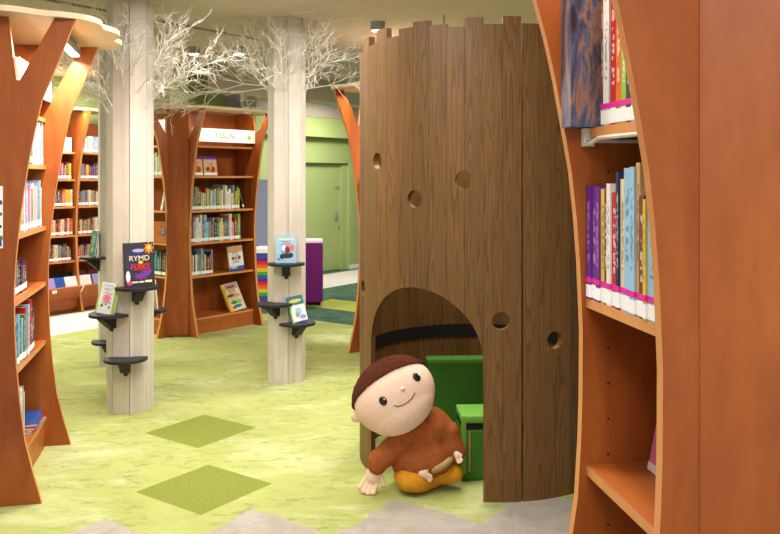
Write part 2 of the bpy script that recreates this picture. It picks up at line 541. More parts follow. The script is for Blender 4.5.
# ------------------------------------------------------------------ tree bookcases
TAB = [(0, .13), (.07, .112), (.15, .09), (.32, .05), (.52, .025), (.7, .010), (.88, .002), (1.08, 0), (1.25, .010), (1.43, .028), (1.58, .047), (1.73, .07), (1.88, .098), (2.03, .13), (2.23, .21), (2.445, .29)]
TABR = [(0, .13), (.15, .10), (.3, .078), (.45, .058), (.6, .043), (.72, .033), (.842, .024), (.92, .012), (1.05, .004), (1.145, .001), (1.3, 0), (1.46, .007), (1.56, .015), (1.66, .026), (1.76, .044), (1.867, .064), (1.96, .085), (2.047, .11), (2.2, .17), (2.445, .285)]

TABM = TAB[:-1] + [(2.335, .255)]
def side_panel_poly(tab, D, notch=True, sym=False):
    pts = [(o, z) for z, o in tab]
    top = tab[-1][0]
    if notch == 'open':
        pts += [(.175, top), (.10, 2.19), (.002, 2.04), (-D, 2.04), (-D, 0)]
        return pts
    if notch:
        pts += [(.19, top), (.10, top - .17), (.028, 2.13), (.012, 2.13), (-.025, top)]
    if sym:
        pts += [(-D + .035, top), (-D + .012, 2.13), (-D - .004, 2.13), (-D - .1, 2.27), (-D - .21, top)]
        pts += [(-D - o, z) for z, o in reversed(tab)]
    else:
        pts += [(-D, top), (-D, 0)]
    return pts

class Case:
    def __init__(c, name, label, A, d, panels, D=.34, tab=TAB, sym=False, notch=True, group=None, T=.028):
        d = Vector((d[0], d[1], 0)).normalized()
        c.d = d; c.n = Vector((d.y, -d.x, 0)); c.D = D; c.T = T
        c.root = thing(name, label, 'bookcase', (A[0], A[1], 0), math.atan2(d.y, d.x), group)
        c.mw = Matrix.Translation((A[0], A[1], 0)) @ Matrix.Rotation(math.atan2(d.y, d.x), 4, 'Z')
        c.yaw = math.atan2(d.y, d.x)
        c.panels = panels
        for i, s in enumerate(panels):
            poly = side_panel_poly(tab, D, notch[i] if isinstance(notch, list) else notch, sym)
            bm = bmesh.new()
            prism(bm, poly, lambda p, t: Vector((t, -p[0], p[1])), s - T / 2, s + T / 2, 0, 1)
            bmesh.ops.triangulate(bm, faces=[f for f in bm.faces if len(f.verts) > 4])
            link('side_panel', bm, ['cherry', 'edge'], c.root)
    def bay(c, i, shelves, back=True, backtop=2.0, base=.17, front=-.012, plinth=True):
        s0 = c.panels[i] + c.T / 2; s1 = c.panels[i + 1] - c.T / 2
        y1 = c.D - .001
        if back:
            bm = bmesh.new(); box(bm, s0, s1, c.D - .016, c.D, .03, backtop)
            link('back_panel', bm, 'cherry', c.root)
            y1 = c.D - .016
        for z in shelves:
            bm = bmesh.new()
            fs = box(bm, s0, s1, -front, y1, z - .022, z)
            fs[2].material_index = 1
            link('shelf', bm, ['shelf', 'edge'], c.root)
        if plinth:
            bm = bmesh.new(); box(bm, s0, s1, -front + .002, -front + .022, 0.0, base - .022)
            link('plinth', bm, 'shelf', c.root)
    def pt(c, s, o, z):
        return c.mw @ Vector((s, -o, z))
    def canopy(c, s0, s1, o0, o1, z, lobes=9, amp=.04, seed=0, ex=4.0):
        r = random.Random(seed)
        cx, cy = (s0 + s1) / 2, -(o0 + o1) / 2
        hx, hy = (s1 - s0) / 2, (o1 - o0) / 2
        poly = []
        ph = r.random() * 6
        for k in range(120):
            a = 2 * PI * k / 120
            ca, sa = math.cos(a), math.sin(a)
            rad = (abs(ca) ** ex + abs(sa) ** ex) ** (-1 / ex)
            rad *= 1 + amp * (abs(math.sin(lobes * a / 2 + ph)) * 2 - 1.4)
            poly.append((cx + hx * rad * ca, cy + hy * rad * sa))
        bm = bmesh.new()
        prism(bm, poly, lambda p, t: Vector((p[0], p[1], t)), z, z + .028, 0, 1)
        link('canopy', bm, 'birch', c.root)

# books --------------------------------------------------------------
def book_bm(t, dp, h, sticker=None):
    """spine at -y, cover boards either side of a page block (one mesh, three materials)"""
    bm = bmesh.new()
    c = .0022
    box(bm, -t / 2, -t / 2 + c, -dp / 2, dp / 2, 0, h, 0)
    box(bm, t / 2 - c, t / 2, -dp / 2, dp / 2, 0, h, 0)
    box(bm, -t / 2 + c, t / 2 - c, -dp / 2, -dp / 2 + c, 0, h, 0)
    box(bm, -t / 2 + c, t / 2 - c, -dp / 2 + c, dp / 2 - .004, .003, h - .003, 1)
    if sticker:
        z0, z1 = sticker
        box(bm, -t / 2 - .0002, t / 2 + .0002, -dp / 2 - .0008, -dp / 2 + .004, z0, z1, 2)
    return bm

COUNT = [0]
ROWS = {}
def stand_book(case, s, o, z, t, dp, h, col, label, group, lean=0.0, sticker=(.012, .045), parts=False, band=False):
    loc = case.pt(s, o - dp / 2, z)
    if not parts:
        ob = link('book', book_bm(t, dp, h, sticker), [CM[col], 'paper', 'white'])
        tag(ob, label, 'book', group)
    else:
        ob = thing('book', label, 'book', group=group)
        c = .0022
        bm = bmesh.new()
        box(bm, -t / 2, -t / 2 + c, -dp / 2, dp / 2, 0, h); box(bm, t / 2 - c, t / 2, -dp / 2, dp / 2, 0, h)
        box(bm, -t / 2 + c, t / 2 - c, -dp / 2, -dp / 2 + c, 0, h)
        link('cover', bm, CM[col], ob)
        bm = bmesh.new(); box(bm, -t / 2 + c, t / 2 - c, -dp / 2 + c, dp / 2 - .004, .003, h - .003)
        link('pages', bm, 'paper', ob)
        bm = bmesh.new(); box(bm, -t / 2 - .0003, t / 2 + .0003, -dp / 2 - .0008, -dp / 2 + .02, .004, .030 + .006 * (COUNT[0] * .37 % 1))
        link('spine_label', bm, 'white', ob)
        bm = bmesh.new(); box(bm, -t / 2 - .0004, t / 2 + .0004, -dp / 2 - .001, -dp / 2 + .022, .0365, .048)
        link('colour_band', bm, 'magenta', ob)
    ob.location = loc
    ob.rotation_euler = Euler((0, lean, case.yaw), 'XYZ')
    COUNT[0] += 1
    return ob

def book_row(case, s0, s1, z, hmin, hmax, cols, where, group, seed, o=-.025, tmin=.008, tmax=.024, dp=(.13, .17), jitter=.012, lean_end=False, parts=False, rev=False, sticker=(.012, .045)):
    r = random.Random(seed)
    s = s0
    i = 0
    while True:
        t = r.uniform(tmin, tmax)
        if s + t > s1:
            break
        h = r.uniform(hmin, hmax); d = r.uniform(*dp)
        col = r.choice(cols)
        thick = 'slim' if t < (tmin + tmax) / 2 else 'thick'
        tall = 'tall' if h > (hmin + hmax) / 2 else 'short'
        lab = f'{tall} {thick} {col} book, {ordinal(i)} {where}'
        ob = stand_book(case, s + t / 2, o - r.uniform(0, jitter), z, t, d, h, col, lab, group, 0, sticker, parts)
        ROWS.setdefault(where, []).append((ob, f'{tall} {thick} {col} book', t, d, h, 0))
        s += t + .0012
        i += 1

MIX = ['white', 'cream', 'red', 'orange', 'yellow', 'lime green', 'green', 'dark green', 'pale blue', 'blue', 'navy', 'pink', 'brown', 'grey', 'black', 'teal', 'white', 'pale blue']
LIGHT = ['white', 'white', 'cream', 'lime green', 'pale blue', 'lilac', 'pink', 'grey', 'green', 'white']

# ---- left bookcase (nearest)
dl = Vector((-.2235, .975, 0))
left = Case('tree_bookcase', 'orange wood tree-shaped bookcase nearest on the left with large cream cloud canopy',
            (-1.885, 4.115), dl, [0, .93], D=.60, sym=True)
LS = [.178, .65, 1.005, 1.345, 1.715]
left.D = .60
# shelves go to a central divider
def left_bay():
    s0 = .014; s1 = .916
    bm = bmesh.new(); box(bm, s0, s1, .293, .307, .03, 1.98)
    link('back_panel', bm, 'cherry', left.root)
    for z in LS + [2.0]:
        bm = bmesh.new(); fs = box(bm, s0, s1, .012, .293, z - .024, z); fs[2].material_index = 1
        link('shelf', bm, ['shelf', 'edge'], left.root)
    for z in LS[:1] + LS[2:5:2]:
        bm = bmesh.new(); fs = box(bm, s0, s1, .307, .588, z - .024, z)
        link('shelf', bm, ['shelf', 'edge'], left.root)
    bm = bmesh.new(); box(bm, s0, s1, .016, .036, 0, .146)
    link('plinth', bm, 'shelf', left.root)
    bm = bmesh.new(); box(bm, s0, s1, -.02, 0, 2.10, 2.25)
    link('header_sign', bm, 'white', left.root)
    left.canopy(-.17, 1.25, -1.05, .445, 2.447, lobes=11, amp=.035, seed=3, ex=3.0)
left_bay()
g = 'books on the nearest left bookcase'
w_ = lambda n: f'from left on {n} shelf of nearest left bookcase'
book_row(left, .05, .90, 1.345, .22, .30, LIGHT, w_('second'), g, 5, o=-.02, tmin=.02, tmax=.045, dp=(.18, .24))
book_row(left, .50, .90, 1.715, .22, .30, ['white', 'pale blue', 'green', 'black', 'white'], w_('top'), g, 6, o=-.02, tmin=.02, tmax=.035, dp=(.18, .24))
book_row(left, .05, .62, 1.005, .16, .20, ['black', 'grey', 'navy', 'brown', 'maroon'], w_('third'), g, 7, o=-.05, tmin=.02, tmax=.05, dp=(.15, .2))
book_row(left, .05, .70, .65, .20, .30, ['lime green', 'red', 'green', 'white', 'navy', 'teal', 'maroon', 'pale blue', 'red'], w_('fourth'), g, 18, o=-.02, tmin=.02, tmax=.05, dp=(.18, .24))
book_row(left, .05, .40, .178, .26, .34, ['white', 'navy', 'yellow', 'black', 'grey'], w_('bottom'), g, 9, o=-.02, tmin=.02, tmax=.035, dp=(.18, .24))
# three magazines lying flat on the bottom shelf
for k, (c, nm) in enumerate((('grey', 'lowest'), ('red', 'middle'), ('blue', 'topmost'))):
    t = .016
    ob = thing('magazine', f'{c} magazine lying flat on the bottom shelf of nearest left bookcase, {nm} of three', 'magazine', group='magazines lying on the bottom shelf')
    bm = bmesh.new(); box(bm, -.11, .11, -.15, .15, 0, .002); box(bm, -.11, .11, -.15, .15, t - .002, t); box(bm, -.11, -.108, -.15, .15, .002, t - .002)
    link('cover', bm, CM[c], ob)
    bm = bmesh.new(); box(bm, -.108, .105, -.147, .147, .002, t - .002)
    link('pages', bm, 'paper', ob)
    ob.location = left.pt(.73 + .01 * k, -.125, .178 + k * (t + .0006))
    ob.rotation_euler = (0, 0, left.yaw + PI / 2 + .1 * (k - 1))
# lamp strip under the canopy
lt = thing('shelf_light', 'grey box lamp with white light bar under the left bookcase canopy', 'lamp', left.pt(.45, .17, 2.385), left.yaw)
bm = bmesh.new(); box(bm, -.30, .40, -.03, .03, -.005, .035, bev=.004)
link('housing', bm, 'grey_metal', lt)
bm = bmesh.new(); box(bm, -.26, .38, -.022, .022, -.014, -.005)
link('light_bar', bm, 'lamp', lt)
# poster on the near trunk
po = thing('poster', 'white poster with blue shapes pinned to the nearest left bookcase trunk', 'poster', left.pt(-.0155, -.155, 1.44), left.yaw)
bm = bmesh.new(); box(bm, -.001, .0005, -.105, .105, -.15, .16)
link('sheet', bm, 'white', po)
for k in range(16):
    bm = bmesh.new()
    y = -.095 + .012 * (k % 4) + rnd.uniform(0, .004); z = -.10 + .06 * (k // 4) + rnd.uniform(-.01, .01)
    lathe(bm, [(.004 + .009 * rnd.random(), 0), (.006, .0008)], 10)
    bm.transform(Matrix.Translation((-.001, y, z)) @ Matrix.Rotation(-PI / 2, 4, 'Y'))
    link('printed_shape', bm, CM[rnd.choice(['blue', 'navy', 'pale blue', 'green'])], po)
bm = bmesh.new(); box(bm, -.0018, -.001, -.1, -.03, -.14, -.105); link('printed_shape', bm, CM['blue'], po)

# ---- middle L-shaped bookcases
dm = Vector((.625, .78, 0))
Am = Vector((-2.067, 8.43, 0))
mid = Case('tree_bookcase', 'middle tree-shaped bookcase with white lettered header sign and front-facing books', Am, dm, [.014, .90], D=.34, notch=['open', True], tab=TABM)
MS = [.17, .61, .955, 1.29, 1.65, 1.97]
mid.bay(0, MS, backtop=2.33)
mid.canopy(-.10, 1.10, -.36, .26, 2.337, lobes=7, amp=.03, seed=5, ex=6)
bm = bmesh.new(); box(bm, .03, .885, -.020, 0, 2.01, 2.15)
sg = link('header_sign', bm, 'white', mid.root)
bm = text_bm('TISSUN', .085, .0008)
bm.transform(Matrix.Translation((.45, -.0212, 2.078)) @ Matrix.Rotation(PI / 2, 4, 'X'))
link('lettering', bm, 'green_text', sg)
bm = bmesh.new(); lathe(bm, [(.026, 0), (.02, .0012)], 16)
bm.transform(Matrix.Translation((.80, -.020, 2.072)) @ Matrix.Rotation(PI / 2, 4, 'X'))
link('leaf_emblem', bm, 'lightgreen', sg)
# trunk board that closes the corner towards the viewer
bm = bmesh.new()
tr_d = Vector((.994, .11, 0)); tr_n = Vector((.11, -.994, 0))
tl = Am - tr_d * .218
def trunk(p, t):
    return tl + tr_d * p[0] + tr_n * (t + .006) + Vector((0, 0, p[1]))
prism(bm, [(-.006, .012), (.216, .012), (.216, 2.335), (-.006, 2.335)], trunk, -.02, .004)
bm.transform(mid.mw.inverted())
link('trunk_board', bm, 'cherry', mid.root)
cap = bmesh.new()
prism(cap, [(-.05, 0), (.02, .075), (.12, .1), (.22, .085), (.34, .02), (.34, -.1), (-.05, -.1)], lambda p, t: tl + tr_d * p[0] + tr_n * p[1] + Vector((0, 0, t)), 2.336, 2.362)
cap.transform(mid.mw.inverted())
link('canopy_lip', cap, ['birch'], mid.root)
# left wing of the L
d2 = Vector((.78, -.625, 0))
A2 = Vector((-2.274, 8.403, 0)) - d2 * .86
wing = Case('tree_bookcase', 'left wing of the middle corner bookcase, partly hidden by the pale column', A2, d2, [0, .846], D=.30, notch=[True, 'open'], tab=TABM)
wing.bay(0, MS, backtop=2.33)
wing.canopy(-.1, .92, -.34, .24, 2.368, lobes=7, amp=.03, seed=6, ex=6)
bm = bmesh.new(); box(bm, .03, .83, -.020, 0, 2.08, 2.23)
link('header_sign', bm, 'white', wing.root)
bm = bmesh.new(); box(bm, .60, .82, .06, .28, .965 - .01, .965 + .19, bev=.003)
bx = bmesh.new()
g = 'books on the middle bookcase'
wm = lambda n: f'from left on {n} shelf of middle bookcase'
book_row(mid, .035, .71, 1.29, .17, .27, ['white', 'lime green', 'grey', 'pale blue', 'navy', 'orange', 'cream', 'white', 'pale blue', 'green', 'red', 'grey', 'yellow', 'white', 'green'], wm('third'), g, 21, tmin=.014, tmax=.03, dp=(.16, .2))
book_row(mid, .035, .74, .955, .19, .29, MIX + ['white', 'pale blue', 'cream'], wm('fourth'), g, 22, tmin=.014, tmax=.032, dp=(.16, .2))
book_row(mid, .035, .34, .61, .18, .28, ['teal', 'navy', 'green', 'cream', 'dark green', 'grey', 'white', 'lilac', 'red', 'black'], wm('fifth'), g, 23, tmin=.016, tmax=.03, dp=(.16, .2))
stand_book(mid, .79, -.06, 1.296, .02, .17, .25, 'black', 'black book leaning alone at the right end of middle bookcase third shelf', g, lean=-.33)
gw = 'books on the left wing of the middle bookcase'
ww = lambda n: f'from left on {n} shelf of middle bookcase left wing'
book_row(wing, .54, .81, 1.65, .18, .28, ['white', 'yellow', 'lime green', 'white', 'pale blue', 'red'], ww('second'), gw, 31, tmin=.016, tmax=.03)
stand_book(wing, .70, -.03, 1.29, .03, .17, .21, 'white', 'white book leaning alone on the third shelf of the middle bookcase left wing', gw, lean=.28)
book_row(wing, .54, .81, .61, .18, .27, ['teal', 'dark green', 'black', 'brown', 'navy'], ww('fifth'), gw, 32, tmin=.018, tmax=.03)
ca = thing('storage_box', 'orange wooden box with a blue oval on the middle bookcase left wing', 'box', wing.pt(.69, -.02, .955), wing.yaw)
bm = bmesh.new(); box(bm, -.12, .12, .002, .22, 0, .22, bev=.004); link('body', bm, 'shelf', ca)
bm = bmesh.new(); lathe(bm, [(.05, 0), (.045, .004)], 20); bm.transform(Matrix.Translation((.06, .0022, .12)) @ Matrix.Rotation(PI / 2, 4, 'X') @ Matrix.Diagonal((.6, 1, 1, 1))); link('oval_badge', bm, CM['blue'], ca)

# ---- face-out picture books (cover, pages, printed shapes)
def face_book(name, label, loc, yaw, tilt, roll, w, h, t, col, deco, group=None, spine=None):
    """front cover faces local -y; deco = (kind, x, z, a, b, material) in cover fractions"""
    o = thing(name, label, 'book', loc, 0, group)
    o.rotation_euler = (Matrix.Rotation(yaw, 3, 'Z') @ Matrix.Rotation(-tilt, 3, 'X') @ Matrix.Rotation(roll, 3, 'Y')).to_euler()
    c = .0025
    bm = bmesh.new()
    box(bm, -w / 2, w / 2, 0, c, 0, h); box(bm, -w / 2, w / 2, t - c, t, 0, h); box(bm, -w / 2, -w / 2 + c, c, t - c, 0, h)
    cv = link('cover', bm, CM[col] if not isinstance(col, bpy.types.Material) else col, o)
    bm = bmesh.new(); box(bm, -w / 2 + c, w / 2 - .004, c, t - c, .003, h - .003)
    link('pages', bm, 'paper', o)
    if spine:
        bm = bmesh.new(); box(bm, -w / 2 - .001, -w / 2 + .035 * w / .2, -.0012, t + .001, .0, h)
        link('spine', bm, CM[spine], o)
    for k, (kind, x, z, a, b, m) in enumerate(deco):
        X = (x - .5) * w; Z = z * h
        bm = bmesh.new()
        dy = .0003 * (k + 1)
        if kind == 'r':
            box(bm, X - a * w / 2, X + a * w / 2, -.0006 - dy, 0.0, Z - b * h / 2, Z + b * h / 2)
            nm = 'printed_panel'
        elif kind == 'e':
            lathe(bm, [(.5, 0), (.49, 1.0)], 18)
            bm.transform(Matrix.Translation((X, 0, Z)) @ Matrix.Rotation(PI / 2, 4, 'X') @ Matrix.Diagonal((a * w, b * h, .0006 + dy, 1)))
            nm = 'printed_shape'
        elif kind == 's':
            pts = []
            for q in range(16):
                rr = .5 if q % 2 == 0 else .26
                pts.append((rr * math.cos(q * PI / 8), rr * math.sin(q * PI / 8)))
            prism(bm, pts, lambda p, tt: Vector((X + p[0] * a * w, -tt, Z + p[1] * b * h)), 0, .0006 + dy)
            nm = 'printed_star'
        else:
            bm.free()
            bm = text_bm(kind[1:], b * h, .0004)
            bm.transform(Matrix.Translation((X, -.001 - dy, Z)) @ Matrix.Rotation(PI / 2, 4, 'X') @ Matrix.Diagonal((a, 1, 1, 1)))
            nm = 'title_lettering'
        link(nm, bm, PM[m] if m in PM else m, cv)
    return o

for k, (s, nm) in enumerate(((.135, 'left'), (.325, 'right'))):
    face_book('picture_book', f'pink and beige picture book facing out on middle bookcase second shelf, {nm} of the pair',
              mid.pt(s, -.05, 1.65 + .002), mid.yaw, .12, 0, .175, .205, .012, 'tan',
              [('r', .5, .93, 1, .14, 'purple'), ('e', .5, .78, .62, .16, 'lilac'), ('e', .3, .35, .3, .22, 'dark green'), ('e', .66, .34, .4, .3, 'brown'), ('e', .5, .42, .2, .3, 'orange'), ('r', .5, .1, 1, .12, 'white')],
              'paired picture books on the middle bookcase')
face_book('picture_book', 'white picture book with faces and blue base facing out on middle bookcase fifth shelf',
          mid.pt(.685, -.045, .620), mid.yaw, .12, -.05, .205, .265, .014, 'white',
          [('r', .5, .87, 1, .26, 'tan'), ('e', .3, .5, .18, .13, 'brown'), ('e', .52, .5, .18, .13, 'tan'), ('e', .74, .5, .18, .13, 'maroon'), ('r', .5, .08, 1, .16, 'blue'), ('e', .3, .12, .5, .1, 'pale blue')])
face_book('picture_book', 'yellow-spined picture book leaning on bottom shelf of the middle bookcase',
          mid.pt(.685, -.02, .185), mid.yaw, .45, -.10, .23, .315, .022, 'cream',
          [('r', .5, .88, .9, .2, 'grey'), ('r', .5, .86, .5, .08, 'red'), ('e', .35, .55, .5, .12, 'brown'), ('e', .7, .52, .4, .12, 'tan'), ('e', .4, .3, .4, .14, 'green'), ('e', .72, .3, .3, .16, 'lime green'), ('e', .55, .15, .5, .12, 'teal'), ('e', .3, .12, .2, .1, 'red')],
          spine='yellow')

# ---- far left bookcase with bins
Mf = Vector((-3.83, 10.02, 0))
df = Vector((.578, .816, 0))
far = Case('tree_bookcase', 'far orange bookcase with book bins, seen between left bookcase and pale columns', Mf, df, [-.90, 0, .90], D=.32, notch=False)
FS = [.62, .93, 1.28, 1.61, 1.94]
for i in (0, 1):
    far.bay(i, [.06] + FS, backtop=2.32, base=.06)
far.canopy(-1.0, 1.0, -.34, .16, 2.447, lobes=12, amp=.015, seed=8, ex=10)
FC = [['white', 'pale blue', 'white', 'cream', 'lilac'], ['purple', 'navy', 'blue', 'maroon', 'grey', 'orange', 'yellow'], ['yellow', 'tan', 'cream', 'orange', 'navy', 'yellow', 'grey', 'brown'], ['red', 'orange', 'brown', 'maroon', 'cream', 'red'], ['navy', 'brown', 'maroon', 'red', 'teal', 'tan', 'cream']]
FN = ['top', 'second', 'third', 'fourth', 'fifth']
for i, (nm, s0, s1) in enumerate((('left', -.50, -.02), ('right', .02, .66))):
    for k, z in enumerate(reversed(FS)):
        cols = FC[k] if not (i == 1 and k == 3) else ['cream', 'tan', 'tan', 'navy', 'cream', 'brown']
        book_row(far, s0 + .02, s1 - .01, z, .17, .21, cols, f'from left on the far bookcase {FN[k]} shelf, {nm} bay', f'books in the {nm} bay of the far bookcase', 40 + i * 10 + k, tmin=.018, tmax=.034, o=-.02)
    p0 = far.panels[i] + .016; p1 = far.panels[i + 1] - .016
    bm = bmesh.new()
    fn = lambda p, t: Vector((t, -p[0], p[1]))
    prism(bm, [(.02, .16), (.14, .33), (.155, .32), (.035, .15)], fn, p0, p1)
    prism(bm, [(-.012, .06), (-.012, .16), (.03, .16), (.03, .06)], fn, p0, p1)
    bn = link('bin_front', bm, 'shelf', far.root)
    r = random.Random(77 + i)
    for q in range(6):
        w = r.uniform(.13, .18); col = r.choice(['white', 'blue', 'lilac', 'pale blue', 'white'] if q < 3 else ['black', 'maroon', 'grey', 'brown'])
        ss = p0 + .40 + (.10 + (q % 3) * .145) if i == 0 else p0 + .08 + (q % 3) * .19
        oo = .075 - .08 * (q // 3)
        b = link('picture_book', book_bm(.012, w, .21 + .015 * (q // 3), None), [CM[col], 'paper', 'white'])
        b.location = far.pt(ss, oo, .235 if q < 3 else .27)
        b.rotation_euler = (Matrix.Rotation(far.yaw, 3, 'Z') @ Matrix.Rotation(-.38, 3, 'X') @ Matrix.Rotation(PI / 2, 3, 'Z')).to_euler()
        tag(b, f'{col} picture book facing out in the far bookcase {nm} bin, {ordinal(q % 3)} of the {"front" if q < 3 else "rear"} three', 'book', 'picture books in the far bookcase bins')
bm = bmesh.new(); box(bm, -.42, -.36, -.152, -.146, .27, .31)
link('bin_label', bm, 'white', far.root)

# ---- bookcase behind the tower
Wb = Vector((-.285, 7.72, 0))
behind = Case('tree_bookcase', 'orange bookcase mostly hidden behind the round oak tower, its curved arm showing', Wb, (.6, -.8), [0, .82], D=.3)
behind.bay(0, [.17, .61, .955, 1.29, 1.65], backtop=2.0)
behind.canopy(-.14, .7, -.4, .33, 2.447, lobes=7, amp=.04, seed=11)

# ---- right bookcase (nearest)
Fr = Vector((.435, 1.85, 0)); Nr = Vector((.485, 1.49, 0))
drr = (Nr - Fr).normalized(); Lr = (Nr - Fr).length
right = Case('tree_bookcase', 'orange bookcase filling the right edge, picture books on its narrow shelves', Fr - drr * .012, drr, [0, Lr + .024], D=.33, tab=TABR, T=.024)
right.bay(0, [.17, .60, .998, 1.376, 1.757, 2.14], backtop=2.4, front=-.008)
# corner board beyond the near panel
c0 = right.pt(Lr + .024 + .012, -.07, 0); c0 = Vector((c0.x, c0.y, 0))
cd = Vector((.94, -.34, 0)).normalized(); cn = Vector((-.34, -.94, 0)).normalized()
bm = bmesh.new()
prism(bm, [(0, .012), (.40, .012), (.40, 2.42), (0, 2.42)], lambda p, t: c0 + cd * p[0] + cn * t + Vector((0, 0, p[1])), -.02, .002)
bm.transform(right.mw.inverted())
link('trunk_board', bm, 'cherry', right.root)
# shelf pin holes on the far panel's inner side
bm = bmesh.new()
for k in range(16):
    z = .70 + .08 * k
    tube(bm, [(.0128, .06, z), (.0122, .06, z)], .0028, 8)
link('pin_holes', bm, 'dark', right.root)
bm = bmesh.new()
box(bm, .014, .034, -.006, .02, 1.716, 1.757, bev=.003); box(bm, .014, .034, .0, .26, 1.724, 1.732, bev=.002)
tube(bm, [(.024, -.002, 1.72), (.06, .0, 1.722), (.09, .006, 1.732), (.3, .012, 1.732)], .005, 8)
link('shelf_bracket', bm, 'metal_white', right.root)

g = 'picture books on the right bookcase'
wr = lambda n: f'from left on the {n} shelf of the right bookcase'
spec = [('purple', .025, .252), ('purple', .025, .252), ('purple', .018, .25), ('yellow', .024, .246), ('brown', .016, .25), ('white', .018, .258), ('red', .026, .24),
        ('navy', .012, .282), ('cream', .022, .268), ('pale blue', .030, .29), ('pale blue', .020, .292), ('tan', .018, .30), ('brown', .020, .235), ('yellow', .010, .23), ('pale blue', .044, .272), ('white', .02, .27)]
s = .017
for i, (c, t, h) in enumerate(spec):
    if s + t > Lr + .004:
        break
    ob = stand_book(right, s + t / 2, -.006 - .006 * (i * .618 % 1), 1.376, t, .21, h, c, f'{c} picture book, {ordinal(i)} {wr("middle")}', g, parts=True)
    ROWS.setdefault(wr('middle'), []).append((ob, f'{c} picture book', t, .21, h, 0))
    s += t + .001
# top shelf: a big dark book standing proud, then a leaning row
spec2 = [('brown', .010, .31), ('white', .030, .33), ('grey', .008, .31), ('red', .026, .28), ('orange', .026, .29), ('lime green', .022, .28), ('dark green', .022, .26), ('pale blue', .03, .25), ('navy', .026, .26), ('white', .028, .27)]
s = .088
for i, (c, t, h) in enumerate(spec2):
    if s + t > Lr + .004:
        break
    ob = stand_book(right, s + t / 2, -.012, 1.757, t, .20, h, c, f'{c} picture book, {ordinal(i + 1)} {wr("top")}', g, lean=.0, parts=True)
    ROWS.setdefault(wr('top'), []).append((ob, f'{c} picture book', t, .20, h, 1))
    s += t + .001
dark_cover = NT('painted_cover', 0.3, 0.5)
_n = dark_cover.noise(dark_cover.objco((6, 6, 1.6), False), 3.0, 6, 0.65, 1.2)
dark_cover.color(dark_cover.ramp(_n, [(0.36, rgb(40, 40, 52)), (0.48, rgb(78, 88, 118)), (0.54, rgb(150, 108, 84)), (0.64, rgb(62, 64, 84))]))
bk = thing('book', 'large dark blue and brown picture book jutting out on right bookcase top shelf', 'book', right.pt(.047, .052, 1.7575), 0, g)
bk.rotation_euler = (0, 0, right.yaw + .05)
bm = bmesh.new(); box(bm, -.026, -.023, 0, .26, 0, .36); box(bm, .023, .026, 0, .26, 0, .36); box(bm, -.023, .023, 0, .003, 0, .36)
link('cover', bm, dark_cover.m, bk)
bm = bmesh.new(); box(bm, -.023, .023, .003, .255, .004, .356); link('pages', bm, 'paper', bk)
# one bright book at the back of the lower shelf
fb = face_book('picture_book', 'magenta and yellow picture book leaning far back on right bookcase lower shelf', right.pt(.118, -.13, 1.0), right.yaw, .2, 0, .11, .17, .012, 'pink',
          [('r', .5, .8, 1, .3, 'yellow'), ('e', .5, .45, .6, .3, 'purple'), ('r', .5, .06, 1, .1, 'white')], g)

# strip lamps under the canopies (area lamps lying along each bay)
def strip(case, s0, s1, o, z, power, o_aim=-.06):
    p = case.pt((s0 + s1) / 2, o, z)
    l = area('canopy_strip', p, s1 - s0, power, (1, .88, .70), None, .04)
    l.rotation_euler = (Matrix.Rotation(case.yaw, 3, 'Z') @ Matrix.Rotation(.25, 3, 'X')).to_euler()
strip(left, .1, .85, .16, 2.36, 24)
strip(mid, .05, .85, .17, 2.32, 4.5)
strip(wing, .05, .8, .17, 2.32, 3.5)
strip(far, -.8, .8, .2, 2.40, 9)
strip(right, .03, .36, .18, 2.40, 5)
strip(behind, .1, .7, .22, 2.40, 8)
# ------------------------------------------------------------------ columns
def column(label, x, y, r, z1=2.915, rot=0.0):
    o = thing('wooden_column', label, 'column', (x, y, 0), rot, None)
    bm = bmesh.new()
    n = 8
    for k in range(n):
        a0 = 2 * PI * k / n + .004 / r * 0.5; a1 = 2 * PI * (k + 1) / n - .004 / r * 0.5
        pts = [(r * math.cos(a0), r * math.sin(a0)), (r * math.cos(a1), r * math.sin(a1)), ((r - .02) * math.cos(a1), (r - .02) * math.sin(a1)), ((r - .02) * math.cos(a0), (r - .02) * math.sin(a0))]
        b2 = bmesh.new()
        prism(b2, pts, lambda p, t: Vector((p[0], p[1], t)), 0, z1)
        link('cladding_board', b2, 'ash', o)
    lathe(bm, [(r - .024, 0.002), (r - .024, z1 - .001)], 16)
    link('core', bm, 'ash', o)
    return o
C1 = (-1.85, 5.84); C2 = (-.838, 6.65); C3 = (-2.41, 7.22)
R1, R2, R3 = .161, .153, .155
column('pale octagonal timber column nearest, holding the dark space book', *C1, R1, rot=.28)
column('pale octagonal timber column in the centre with two blue books on black shelves', *C2, R2, rot=.2)
column('pale timber column half hidden behind the nearest pale column', *C3, R3, rot=.1)

